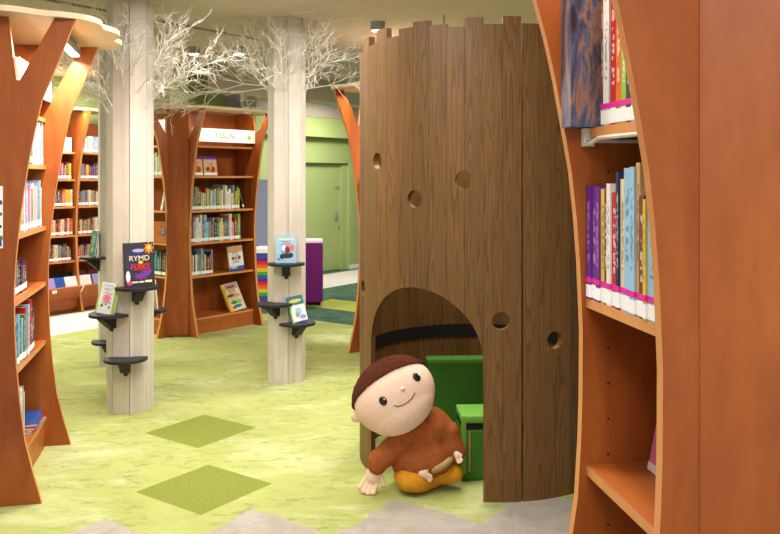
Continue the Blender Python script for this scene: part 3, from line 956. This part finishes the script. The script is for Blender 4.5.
# black half-round shelves with brackets
def column_shelf(C, R, ang, h, label, w=.146):
    """ang: direction seen from the column, 0 = towards the viewer, positive = to the right"""
    d = Vector((math.sin(ang), -math.cos(ang), 0))
    o = thing('display_shelf', label, 'shelf', (C[0] + d.x * (R - .006), C[1] + d.y * (R - .006), h), ang, 'black half-round shelves on the pale columns')
    bm = bmesh.new()
    pts = [(-w, .012), (w, .012)] + [(w * math.cos(a), -.015 - w * 1.02 * math.sin(a)) for a in [PI * k / 18 for k in range(19)]]
    prism(bm, pts, lambda p, t: Vector((p[0], p[1] + .0, t)), -.02, 0)
    bmesh.ops.triangulate(bm, faces=[f for f in bm.faces if len(f.verts) > 4])
    link('board', bm, 'black', o)
    bm = bmesh.new()
    prism(bm, [(.006, -.022), (-.11, -.022), (-.11, -.035), (-.03, -.105), (.006, -.105)], lambda p, t: Vector((t, p[0], p[1])), -.032, .032)
    link('bracket', bm, 'black', o)
    bm = bmesh.new(); prism(bm, [(-.0, -.105), (-.03, -.105), (-.014, -.13), (0, -.13)], lambda p, t: Vector((t, p[0], p[1])), -.012, .012)
    link('bracket_tip', bm, 'black', o)
    return o
fwd1 = math.atan2(C1[0], C1[1])   # viewer bearing correction
def vang(C, a):
    return a - math.atan2(-C[0], C[1]) * -1 if False else a + math.atan2(-C[0], C[1])
def ontop(C, R, ang, dist, h):
    d = Vector((math.sin(ang), -math.cos(ang), 0))
    return Vector((C[0] + d.x * (R + dist), C[1] + d.y * (R + dist), h))
a = vang(C1, .27); A_11 = a
column_shelf(C1, R1, a, .885, 'black half-round shelf under the dark space book on the nearest pale column')
A_12 = vang(C1, -.85); column_shelf(C1, R1, A_12, .70, 'black half-round shelf under the pink dotted book on the nearest pale column')
A_13 = vang(C1, 2.45); column_shelf(C1, R1, A_13, .675, 'black half-round shelf on the right side of the nearest pale column')
A_14 = vang(C1, -.18); column_shelf(C1, R1, A_14, .395, 'empty black half-round shelf lowest on the front of the nearest pale column')
A_21 = vang(C2, -.02); column_shelf(C2, R2, A_21, .965, 'black half-round shelf highest on the centre column, under a blue book')
A_22 = vang(C2, -.60); column_shelf(C2, R2, A_22, .645, 'empty black half-round shelf on the left of the centre pale column')
A_23 = vang(C2, .52); column_shelf(C2, R2, A_23, .49, 'black half-round shelf lowest on the centre column, under a tilted book')
A_31 = vang(C3, -1.25); column_shelf(C3, R3, A_31, .955, 'black half-round shelf upper on the half hidden rear column')
A_32 = vang(C3, -.35); column_shelf(C3, R3, A_32, .235, 'black half-round shelf lower on the half hidden rear column')

face_book('picture_book', 'dark space picture book with orange burst on the nearest pale column', ontop(C1, R1, A_11, .075, .887), A_11 - .18, .12, -.03, .205, .305, .014, 'navy',
          [('r', .5, .5, 1, 1, 'black'), ('s', .45, .72, .8, .3, 'navy'), ('e', .2, .5, .2, .5, 'navy'), ('s', .55, .24, .6, .2, 'purple'), ('e', .75, .35, .3, .2, 'purple'), ('e', .5, .82, .4, .08, 'lilac'), ('s', .84, .86, .36, .30, 'orange'), ('s', .84, .88, .18, .14, 'yellow'),
           ('tRYMD', .52, .64, 1.0, .165, 'cream'), ('s', .56, .45, .76, .26, 'maroon'), ('tFLYKT', .55, .44, .85, .18, 'rainbow red'), ('s', .56, .55, .2, .10, 'yellow'), ('e', .14, .24, .14, .26, 'white'), ('e', .18, .09, .18, .09, 'magenta'),
           ('r', .36, .11, .2, .035, 'cream'), ('r', .57, .11, .16, .035, 'cream'), ('r', .79, .12, .22, .05, 'cream')])
face_book('picture_book', 'white and green picture book with pink splash on the nearest pale column', ontop(C1, R1, A_12, .07, .702), A_12 + .25, .2, .10, .15, .215, .014, 'white',
          [('r', .04, .5, .08, 1, 'lime green'), ('r', .93, .5, .14, 1, 'lime green'), ('r', .5, .9, .5, .04, 'pale blue'), ('s', .5, .5, .56, .36, 'pink'), ('e', .3, .25, .14, .1, 'green'), ('e', .7, .22, .12, .1, 'grey'), ('e', .5, .3, .1, .06, 'teal')])
stand = face_book('picture_book', 'blue picture book behind the pink splash book on the nearest pale column', ontop(C1, R1, A_12, .055, .702) + Vector((-.03, .10, 0)), A_12 - .5, .16, 0, .09, .15, .01, 'blue', [('r', .5, .7, .7, .2, 'pale blue')])
face_book('picture_book', 'tan picture book on the right side shelf of the nearest pale column', ontop(C1, R1, A_13, .05, .677), A_13, .13, 0, .16, .22, .014, 'cream',
          [('e', .5, .6, .6, .3, 'tan'), ('e', .4, .3, .3, .2, 'dark green'), ('r', .2, .1, .2, .1, 'magenta')])
face_book('picture_book', 'pale blue picture book with dark creature group on the centre column', ontop(C2, R2, A_21, .06, .967), A_21, .12, .0, .158, .215, .012, 'pale blue',
          [('r', .5, .86, .78, .06, 'cream'), ('e', .55, .55, .5, .3, 'pink'), ('e', .38, .55, .2, .22, 'white'), ('e', .56, .48, .24, .26, 'maroon'), ('r', .82, .56, .14, .2, 'orange'), ('e', .5, .26, .66, .18, 'black'), ('e', .3, .24, .22, .2, 'black'), ('e', .74, .28, .22, .18, 'black'), ('e', .13, .14, .14, .08, 'green')])
face_book('picture_book', 'blue and white picture book tilted on the centre column lowest shelf', ontop(C2, R2, A_23, .065, .492), A_23 - .2, .3, -.16, .135, .215, .014, 'blue',
          [('r', .5, .84, .98, .3, 'teal'), ('e', .5, .82, .8, .13, 'yellow'), ('r', .55, .36, .9, .6, 'white'), ('e', .55, .42, .4, .3, 'pale blue'), ('e', .45, .3, .26, .2, 'grey'), ('e', .75, .2, .4, .16, 'lilac'), ('r', .08, .4, .1, .75, 'lime green')])
face_book('picture_book', 'teal picture book on the half hidden rear column', ontop(C3, R3, A_31, .06, .957), A_31, .14, 0, .15, .22, .014, 'teal',
          [('e', .5, .6, .6, .3, 'grey'), ('e', .5, .25, .5, .2, 'lime green')])

# white branches around the columns
def wreath(C, R, label, seed, dirs, zmax=2.88):
    r = random.Random(seed)
    o = thing('branch_garland', label, 'branches', (C[0], C[1], 2.15), 0, None)
    rings_y = 2.15
    def grow(bm, p, d, L, rad, lev):
        pts = [p.copy()]
        n = 4
        q = p.copy(); dd = d.copy()
        for i in range(n):
            dd = (dd + Vector((r.gauss(0, .18), r.gauss(0, .18), r.gauss(0, .14) + .03))).normalized()
            nq = q + dd * (L / n)
            rr = Vector((nq.x, nq.y, 0))
            if rr.length < R + .03:
                nq += rr.normalized() * (R + .03 - rr.length)
            if nq.z + rings_y > zmax:
                nq.z = zmax - rings_y
            q = nq
            pts.append(q.copy())
            if lev < 3:
                for _ in range((2, 1, r.choice((0, 1, 1)))[lev]):
                    ax = Vector((r.gauss(0, 1), r.gauss(0, 1), r.gauss(0, 1))).normalized()
                    nd = (dd + ax * .8).normalized()
                    grow(bm, q, nd, L * r.uniform(.36, .55), rad * .74, lev + 1)
        tube(bm, pts, [rad * (1 - .16 * k) for k in range(len(pts))], 4)
    for (ang, up, L, z) in dirs:
        d = Vector((math.sin(ang), -math.cos(ang), up)).normalized()
        p = Vector((math.sin(ang) * (R + .004), -math.cos(ang) * (R + .004), z - rings_y))
        bm = bmesh.new()
        grow(bm, p, d, L, .0042, 0)
        link('branch', bm, 'twig', o)
    return o
def fan(seed, n, zlo, zhi, Lmin, Lmax, uplo=.2, uphi=1.0, a0=0, a1=2 * PI):
    r = random.Random(seed)
    return [(a0 + (a1 - a0) * (k + r.random() * .7) / n, r.uniform(uplo, uphi), r.uniform(Lmin, Lmax), r.uniform(zlo, zhi)) for k in range(n)]
wreath(C1, R1, 'white painted branches around the top of the nearest pale column', 3, fan(3, 24, 2.08, 2.40, .28, .46, .5, 2.0))
wreath(C2, R2, 'white painted branches around the top of the centre pale column', 4, fan(4, 18, 2.30, 2.5, .34, .54, .4, 1.5) + [(-1.7, .22, .85, 2.38), (-1.35, .1, .8, 2.36), (1.6, .35, .66, 2.36)])
wreath(C3, R3, 'white painted branches around the top of the rear pale column', 5, fan(5, 9, 2.15, 2.35, .36, .5))

# ------------------------------------------------------------------ oak tower
TC = Vector((.555, 4.88, 0)); RT = .735; TH = .036
def ray_theta(u):
    """angle (0 = towards viewer, + right) where the pixel column meets the front of the tower, and its depth"""
    k = (u - 390) / F
    A = 1 + k * k; B = -2 * (k * TC.x + TC.y); Cc = TC.x ** 2 + TC.y ** 2 - RT ** 2
    disc = max(0, B * B - 4 * A * Cc)
    Z = (-B - math.sqrt(disc)) / (2 * A)
    return math.atan2(k * Z - TC.x, -(Z - TC.y)), Z
th_s, _ = ray_theta(521.5)
STEP = 2 * PI / 48
M['oak'] = tower_mat(RT, STEP, th_s)
tower = thing('play_tower', 'round dark oak plank tower with arched doorway and round peepholes', 'playhouse', TC)
tops = {}
vt = [16, 24, 17, 27, 24.5, 21, 28, 37, 29, 45, 38, 44, 50]
def circ(th, rr):
    return Vector((math.sin(th) * rr, -math.cos(th) * rr, 0))
def plank(bm, t0, t1, h, r0=RT - TH, r1=RT, gap=.0006, seg=3, z0=0.0):
    g = gap / RT
    th = [t0 + g + (t1 - t0 - 2 * g) * k / seg for k in range(seg + 1)]
    poly = [circ(x, r1) for x in th] + [circ(x, r0) for x in reversed(th)]
    prism(bm, poly, lambda p, t: Vector((p.x, p.y, t)), z0, h)
ntop = random.Random(5)
wall = bmesh.new(); door = bmesh.new()
for k in range(48):
    t0 = th_s - (k + 1) * STEP; t1 = th_s - k * STEP
    if k < 11:
        zc = TC.y - RT * math.cos((t0 + t1) / 2)
        h = H + (176 - vt[k]) / F * zc
    else:
        h = ntop.choice((2.30, 2.34, 2.38, 2.41, 2.36))
    if k >= 41:
        continue
    plank(wall, t0, t1, h)
for k in range(7):     # the separate curved panel to the right of the dark seam
    t0 = th_s + (.012 if k == 0 else 0) + k * STEP; t1 = th_s + (k + 1) * STEP
    plank(door, t0, t1, H + (176 - 24) / F * 4.18, gap=.0004)
cut = bmesh.new()
ac = -35.3 * PI / 180; hw = .353; sp = .715
arch = [(-hw, -.1), (hw, -.1)] + [(hw * math.cos(PI * k / 28), sp + hw * math.sin(PI * k / 28)) for k in range(29)]
axd = circ(ac, 1); axr = Vector((-axd.y, axd.x, 0))
prism(cut, arch, lambda p, t: axd * t + axr * p[0] + Vector((0, 0, p[1])), .25, 1.0)
HOLES = [(464, 180), (414.5, 199), (377, 161), (363, 288), (501, 321), (555, 340)]
for (u, v) in HOLES:
    th, Z = ray_theta(u)
    h = H - (v - 176) / F * Z
    d = circ(th, 1)
    tube(cut, [d * (RT - .15) + Vector((0, 0, h)), d * (RT + .15) + Vector((0, 0, h))], .046, 24)
def carve(bm, cutbm):
    o = link('tmpw', bm, ['oak'])
    c = link('tmpc', cutbm, ['oak'])
    m = o.modifiers.new('b', 'BOOLEAN'); m.object = c; m.operation = 'DIFFERENCE'; m.solver = 'EXACT'
    r = evaluated_bm(o)
    kill(o); kill(c)
    return r
link('plank_wall', carve(wall, cut.copy()), 'oak', tower)
link('curved_panel', carve(door, cut), 'oak', tower)
# dark band standing in for the shaded gap around the inside
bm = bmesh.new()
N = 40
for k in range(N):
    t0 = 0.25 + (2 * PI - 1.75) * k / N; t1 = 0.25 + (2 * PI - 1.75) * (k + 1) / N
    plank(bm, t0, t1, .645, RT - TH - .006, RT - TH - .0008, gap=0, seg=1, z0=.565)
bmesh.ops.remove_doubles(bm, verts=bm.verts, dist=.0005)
link('inner_gap_band', bm, 'dark', tower)

# green foam furniture inside
fc = thing('foam_chair', 'green foam chair with a tall back inside the oak tower', 'chair', (.475, 4.86, 0), .06)
bm = bmesh.new(); box(bm, -.26, .28, .0, .12, 0.0, .565, bev=.02); link('backrest', bm, 'foam', fc)
bm = bmesh.new(); box(bm, -.26, .28, -.16, -.004, 0.0, .20, bev=.02); link('seat', bm, 'foam', fc)
fb_ = thing('foam_stool', 'small green foam block with a tan zip beside the slumped doll', 'stool', (.505, 4.56, 0), .05)
bm = bmesh.new(); box(bm, -.125, .125, -.12, .115, 0.0, .275, bev=.012); link('body', bm, 'foam', fb_)
bm = bmesh.new(); box(bm, -.118, .118, -.112, .108, .272, .312); link('dark_slot', bm, 'dark', fb_)
bm = bmesh.new(); box(bm, -.127, .127, -.122, .117, .310, .352, bev=.012); link('top_cushion', bm, 'foam_top', fb_)
bm = bmesh.new(); box(bm, -.125, -.098, -.1225, -.09, .04, .34, bev=.006); link('corner_strip', bm, 'foam_top', fb_)
bm = bmesh.new(); box(bm, -.086, -.076, -.1225, -.119, .05, .27); link('zip', bm, 'zip', fb_)

# ------------------------------------------------------------------ the cloth doll
doll = thing('cloth_doll', 'large soft cloth doll in a brown top slumped in the oak tower doorway', 'doll', (.14, 4.34, 0))
DL = Vector((.14, 4.34, 0))
def D(u, v, Z):
    return P(u, v, Z) - DL
# head: wide cushion, tilted over to the left
hc = D(394.5, 395.5, 4.28)
ang = math.radians(33)
hrot = Matrix.Rotation(-ang, 3, 'Y')
hr = (.222, .155, .188)
hb = bmesh.new()
ellipsoid(hb, hc, hr, hrot, 48, 32)
ellipsoid(hb, D(356, 417, 4.30), (.030, .022, .034), hrot, 16, 12)
ellipsoid(hb, hc + hrot @ Vector((.0, -.03, -.06)), (.19, .125, .13), hrot, 24, 16)
ellipsoid(hb, D(410, 420, 4.32), (.06, .06, .06), None, 16, 12)
head_bm = melt(hb, .008, 10)
bvh = BVHTree.FromBMesh(head_bm)
head = link('head', head_bm, 'skin', doll, smooth=True)
def onface(u, v, lift=0.0):
    o = Vector((0, 0, H)) - DL
    d = (P(u, v, 1.0) - Vector((0, 0, H))).normalized()
    hit, nrm, _, _ = bvh.ray_cast(o, d)
    if hit is None:
        return None, None
    return hit + nrm * lift, nrm
def disc_on(name, u, v, rx, rz, mat, th=.006, rot=0.0, parent=None):
    c, n = onface(u, v)
    q = n.to_track_quat('Z', 'Y').to_matrix()
    bm = bmesh.new()
    ellipsoid(bm, (0, 0, 0), (rx, rz, th), None, 16, 8)
    up = hrot @ Vector((0, 0, 1))
    x = (up.cross(n)).normalized(); y = n.cross(x)
    m = Matrix((x, y, n)).transposed()
    bm.transform(Matrix.Translation(c) @ m.to_4x4() @ Matrix.Rotation(rot, 4, 'Z'))
    return link(name, bm, mat, parent or head, smooth=True)
for (u, v) in ((383, 401), (416.5, 377)):
    e = disc_on('eye', u, v, .021, .024, 'button', .009)
    disc_on('eye_highlight', u + 1.6, v - 1.8, .005, .005, 'white', .0115, parent=e)
def stitch(name, pts, rad, mat):
    bm = bmesh.new()
    q = [onface(u, v, .001)[0] for u, v in pts]
    tube(bm, q, rad, 6)
    return link(name, bm, mat, head)
disc_on('nose', 402.5, 389, .013, .011, 'skin', .012)
stitch('mouth', [(394, 405.5), (398, 406.5), (403, 405), (408, 402), (412, 398), (415, 392.5)], .0022, 'thread')
# short plush hair over the crown and the back of the head
hb = bmesh.new()
ellipsoid(hb, hc, (hr[0] + .010, hr[1] + .010, hr[2] + .010), hrot, 64, 40)
ups = hrot @ Vector((0, 0, 1))
pn = (ups * .80 + Vector((0, 1, 0)) * .60).normalized()
bmesh.ops.bisect_plane(hb, geom=hb.verts[:] + hb.edges[:] + hb.faces[:], plane_co=hc + pn * .048, plane_no=pn, clear_inner=True)
bmesh.ops.solidify(hb, geom=hb.faces[:], thickness=.009)
for v in hb.verts:
    k = .0022 * (math.sin(v.co.x * 210 + v.co.z * 160) + math.sin(v.co.y * 190))
    v.co += (v.co - hc).normalized() * k
link('hair', hb, 'hair', doll, smooth=True)
# body and sleeves as one plush shape
bb = bmesh.new()
ellipsoid(bb, D(423, 456, 4.35), (.178, .145, .122), Matrix.Rotation(math.radians(-12), 3, 'Y'), 32, 20)
ellipsoid(bb, D(425, 430, 4.36), (.15, .125, .125), Matrix.Rotation(math.radians(-20), 3, 'Y'), 32, 20)
for k in range(9):
    f = k / 8
    ellipsoid(bb, D(410 - 33 * f, 432 + 31 * f, 4.30 - .04 * f), (.072 - .012 * f, .065 - .01 * f, .07 - .012 * f), None, 16, 12)
for k in range(6):
    f = k / 5
    ellipsoid(bb, D(448 + 7 * f, 432 + 20 * f, 4.33), (.06, .06, .06), None, 16, 12)
tb = melt(bb, .009, 8)
for v in tb.verts:     # soft folds in the plush
    c = v.co
    k = .0035 * math.sin(38 * (c.x * .7 + c.z * .9)) * math.sin(21 * (c.z - c.x * .6) + 1.0) + .002 * math.sin(70 * c.x + 30 * c.z)
    v.co += v.normal * k
top_ = link('brown_top', tb, 'brown_plush', doll, smooth=True)
# trousers
lb = bmesh.new()
for k in range(8):
    f = k / 7
    ellipsoid(lb, D(407 - 6 * math.sin(PI * f) + 22 * f, 473 + 5 * math.sin(PI * f * .8), 4.33 - .09 * math.sin(PI * f)), (.072 - .012 * f, .062, .060 - .004 * f), None, 16, 12)
for k in range(7):
    f = k / 6
    ellipsoid(lb, D(434 + 19 * f, 472 - 2 * f, 4.34 - .02 * f), (.058, .055, .052), None, 16, 12)
lt_ = melt(lb, .008, 8)
for v in lt_.verts:
    v.co.z = max(v.co.z, .002)
    v.co += v.normal * .0018 * math.sin(60 * v.co.x) * math.sin(50 * v.co.z)
    v.co.z = max(v.co.z, .0)
dz = min(v.co.z for v in lt_.verts)
for v in lt_.verts:
    v.co.z = max(v.co.z - dz - .004, .0)
link('trousers', lt_, 'mustard', doll, smooth=True)
bm = bmesh.new(); ellipsoid(bm, D(436, 463, 4.30), (.10, .09, .038), Matrix.Rotation(math.radians(-22), 3, 'Y'), 24, 14)
link('shirt_hem', bm, 'sand', doll, smooth=True)
# hands: plush palms with stubby separate fingers and a thumb
def plush_hand(name, c, along, side, L, parent=doll, rest=False):
    along = along.normalized(); side = (side - along * side.dot(along)).normalized()
    b = bmesh.new()
    nrm = along.cross(side)
    rot = Matrix((side, nrm, along)).transposed()
    ellipsoid(b, c, (L * .30, L * .22, L * .36), rot, 18, 12)
    for k, (off, ln) in enumerate(((-.21, .40), (-.07, .47), (.07, .45), (.21, .36))):
        for q in range(5):
            f = q / 4
            ellipsoid(b, c + along * (L * (.22 + ln * f)) + side * (L * off * (1 + .25 * f)) + nrm * (L * .10 * f * f), (L * .085,) * 3, None, 10, 8)
    for q in range(5):
        f = q / 4
        ellipsoid(b, c + along * (L * (-.08 + .28 * f)) + side * (L * (.22 + .22 * f)) , (L * .085,) * 3, None, 10, 8)
    m = melt(b, .0055, 3)
    if rest:
        dz = min(v.co.z for v in m.verts)
        for v in m.verts:
            v.co.z -= dz + .002
    for v in m.verts:
        v.co.z = max(v.co.z, .001)
    return link(name, m, 'skin', parent, smooth=True)
plush_hand('hand', D(374.5, 468, 4.27), Vector((-.35, -.10, -.75)), Vector((.8, -.2, -.3)), .15, rest=True)
plush_hand('hand', D(423, 474, 4.215), Vector((.8, -.15, -.35)), Vector((.2, -.3, .8)), .075)
plush_hand('foot', D(457, 455, 4.265), Vector((.3, -.2, -.6)), Vector((.8, -.1, .2)), .06)
bpy.context.view_layer.update()

# ------------------------------------------------------------------ rainbow book carts and things at the back
RB = ['purple', 'blue', 'rainbow green', 'yellow', 'orange', 'rainbow red']
def cart(label, loc, yaw, w, dpt, h, end=None):
    o = thing('book_cart', label, 'cart', loc, yaw)
    bm = bmesh.new(); box(bm, -w / 2 + .02, w / 2 - .02, -dpt / 2 + .02, dpt / 2 - .02, .07, h - .03); link('body', bm, 'purple_dark', o)
    for s in (-1, 1):
        bm = bmesh.new(); box(bm, s * (w / 2 - .01) - .01, s * (w / 2 - .01) + .01, -dpt / 2, dpt / 2, .05, h, bev=.003); link('end_panel', bm, 'purple', o)
    bm = bmesh.new(); box(bm, -w / 2 + .02, w / 2 - .02, -dpt / 2, dpt / 2, h - .028, h + .03, bev=.004); link('top_tray', bm, 'white', o)
    n = 14
    hh = (h - .12) / n
    for k in range(n):
        bm = bmesh.new(); box(bm, -w / 2 + .021, w / 2 - .021, -dpt / 2 - .004, -dpt / 2 + .019, .08 + k * hh, .08 + (k + 1) * hh - .001)
        link('colour_stripe', bm, PM[RB[k % 6]], o)
        bm = bmesh.new(); box(bm, -w / 2 + .021, w / 2 - .021, dpt / 2 - .019, dpt / 2 + .004, .08 + k * hh, .08 + (k + 1) * hh - .001)
        link('colour_stripe', bm, PM[RB[k % 6]], o)
    for sx in (-1, 1):
        for sy in (-1, 1):
            bm = bmesh.new(); tube(bm, [(sx * (w / 2 - .05) - .012, sy * (dpt / 2 - .06), .03), (sx * (w / 2 - .05) + .012, sy * (dpt / 2 - .06), .03)], .03, 14)
            box(bm, sx * (w / 2 - .05) - .018, sx * (w / 2 - .05) + .018, sy * (dpt / 2 - .06) - .01, sy * (dpt / 2 - .06) + .01, .03, .07)
            link('wheel', bm, 'dark', o)
    return o
cart('rainbow striped book cart beside the middle bookcase, stripes facing front', (-1.50, 10.35, 0), -.12, .46, .4, .72)
cart('rainbow striped book cart showing its purple end, right of the centre column', (-.985, 10.62, 0), PI / 2 + .10, .44, .22, .80)
pn_ = thing('partition_screen', 'blue grey partition screen behind the rainbow cart and centre column', 'screen', (-1.66, 11.4, 0), 0)
bm = bmesh.new(); box(bm, -.35, .35, -.015, .015, .04, 1.60, bev=.004); link('panel', bm, 'bluegrey', pn_)
for s in (-1, 1):
    bm = bmesh.new(); box(bm, s * .3 - .02, s * .3 + .02, -.16, .16, 0, .04, bev=.004); link('foot', bm, 'grey_metal', pn_)
# small lamps on the ceiling
def downlight(u, v, label):
    Z = 1.265 * F / (176 - v)
    p = P(u, v, Z)
    o = thing('ceiling_spotlight', label, 'lamp', (p.x, p.y, 2.915), 0, 'small ceiling spotlights')
    bm = bmesh.new(); lathe(bm, [(.055, -.07), (.06, -.06), (.06, -.0)], 20); link('housing', bm, 'grey_metal', o)
    bm = bmesh.new(); lathe(bm, [(.05, -.074), (.05, -.0705)], 20); link('lens', bm, 'lamp', o)
downlight(194, 47, 'small lit ceiling spotlight left, between the two branch-topped columns')
downlight(239, 47, 'small lit ceiling spotlight right, close to the centre column branches')
downlight(378, 22, 'small lit ceiling spotlight beside the oak tower rim')
p = P(444, 15, 6.45)
sp_ = thing('sprinkler', 'small metal sprinkler hanging from the ceiling above the oak tower', 'sprinkler', (p.x, p.y, 2.915))
bm = bmesh.new(); lathe(bm, [(.008, -.09), (.008, 0)], 10); link('pipe', bm, 'grey_metal', sp_)
bm = bmesh.new(); lathe(bm, [(.022, -.10), (.022, -.094)], 14); link('deflector', bm, 'grey_metal', sp_)

# count the books of each row as one sees them, from left to right
bpy.context.view_layer.update()
_dg = bpy.context.evaluated_depsgraph_get()
def seen(ob, t, dp, h):
    eye = Vector((0, 0, H))
    n = 0
    for fx in (-.4, -.15, .15, .4):
        for y in (-dp / 2, -dp / 2 + .03):
            for fz in (.05, .25, .5, .75, .97):
                p = ob.matrix_world @ Vector((fx * t if y == -dp / 2 else (.5 if fx > 0 else -.5) * t, y, fz * h))
                d = p - eye
                u = 390 + F * p.x / p.y; v = 176 - F * (p.z - H) / p.y
                if not (0 <= u < 780 and 0 <= v < 534):
                    continue
                ok, loc, _, _, o, _ = S.ray_cast(_dg, eye, d.normalized(), distance=d.length + .004)
                o = o.original if o else None
                if ok and (o == ob or o.parent == ob):
                    n += 1
    return n
for where, row in ROWS.items():
    row = sorted(row, key=lambda q: q[0].matrix_world.translation.x / q[0].matrix_world.translation.y)
    k = 0
    for ob, pre, t, dp, h, off in row:
        if seen(ob, t, dp, h) >= 2:
            ob['label'] = f'{pre}, {ordinal(k + off)} {where}'
            k += 1
        else:
            ob['label'] = f"{pre} hidden from view {where.replace('from left ', '')}"
    print('row', where, k, len(row))
# ------------------------------------------------------------------ picture settings
vs = S.view_settings
vs.view_transform = 'Standard'; vs.look = 'None'; vs.gamma = 1; vs.use_curve_mapping = False
vs.exposure = 0.0
S.cycles.use_denoising = True
S.cycles.max_bounces = 8
S.cycles.sample_clamp_indirect = 6
print('books', COUNT[0])
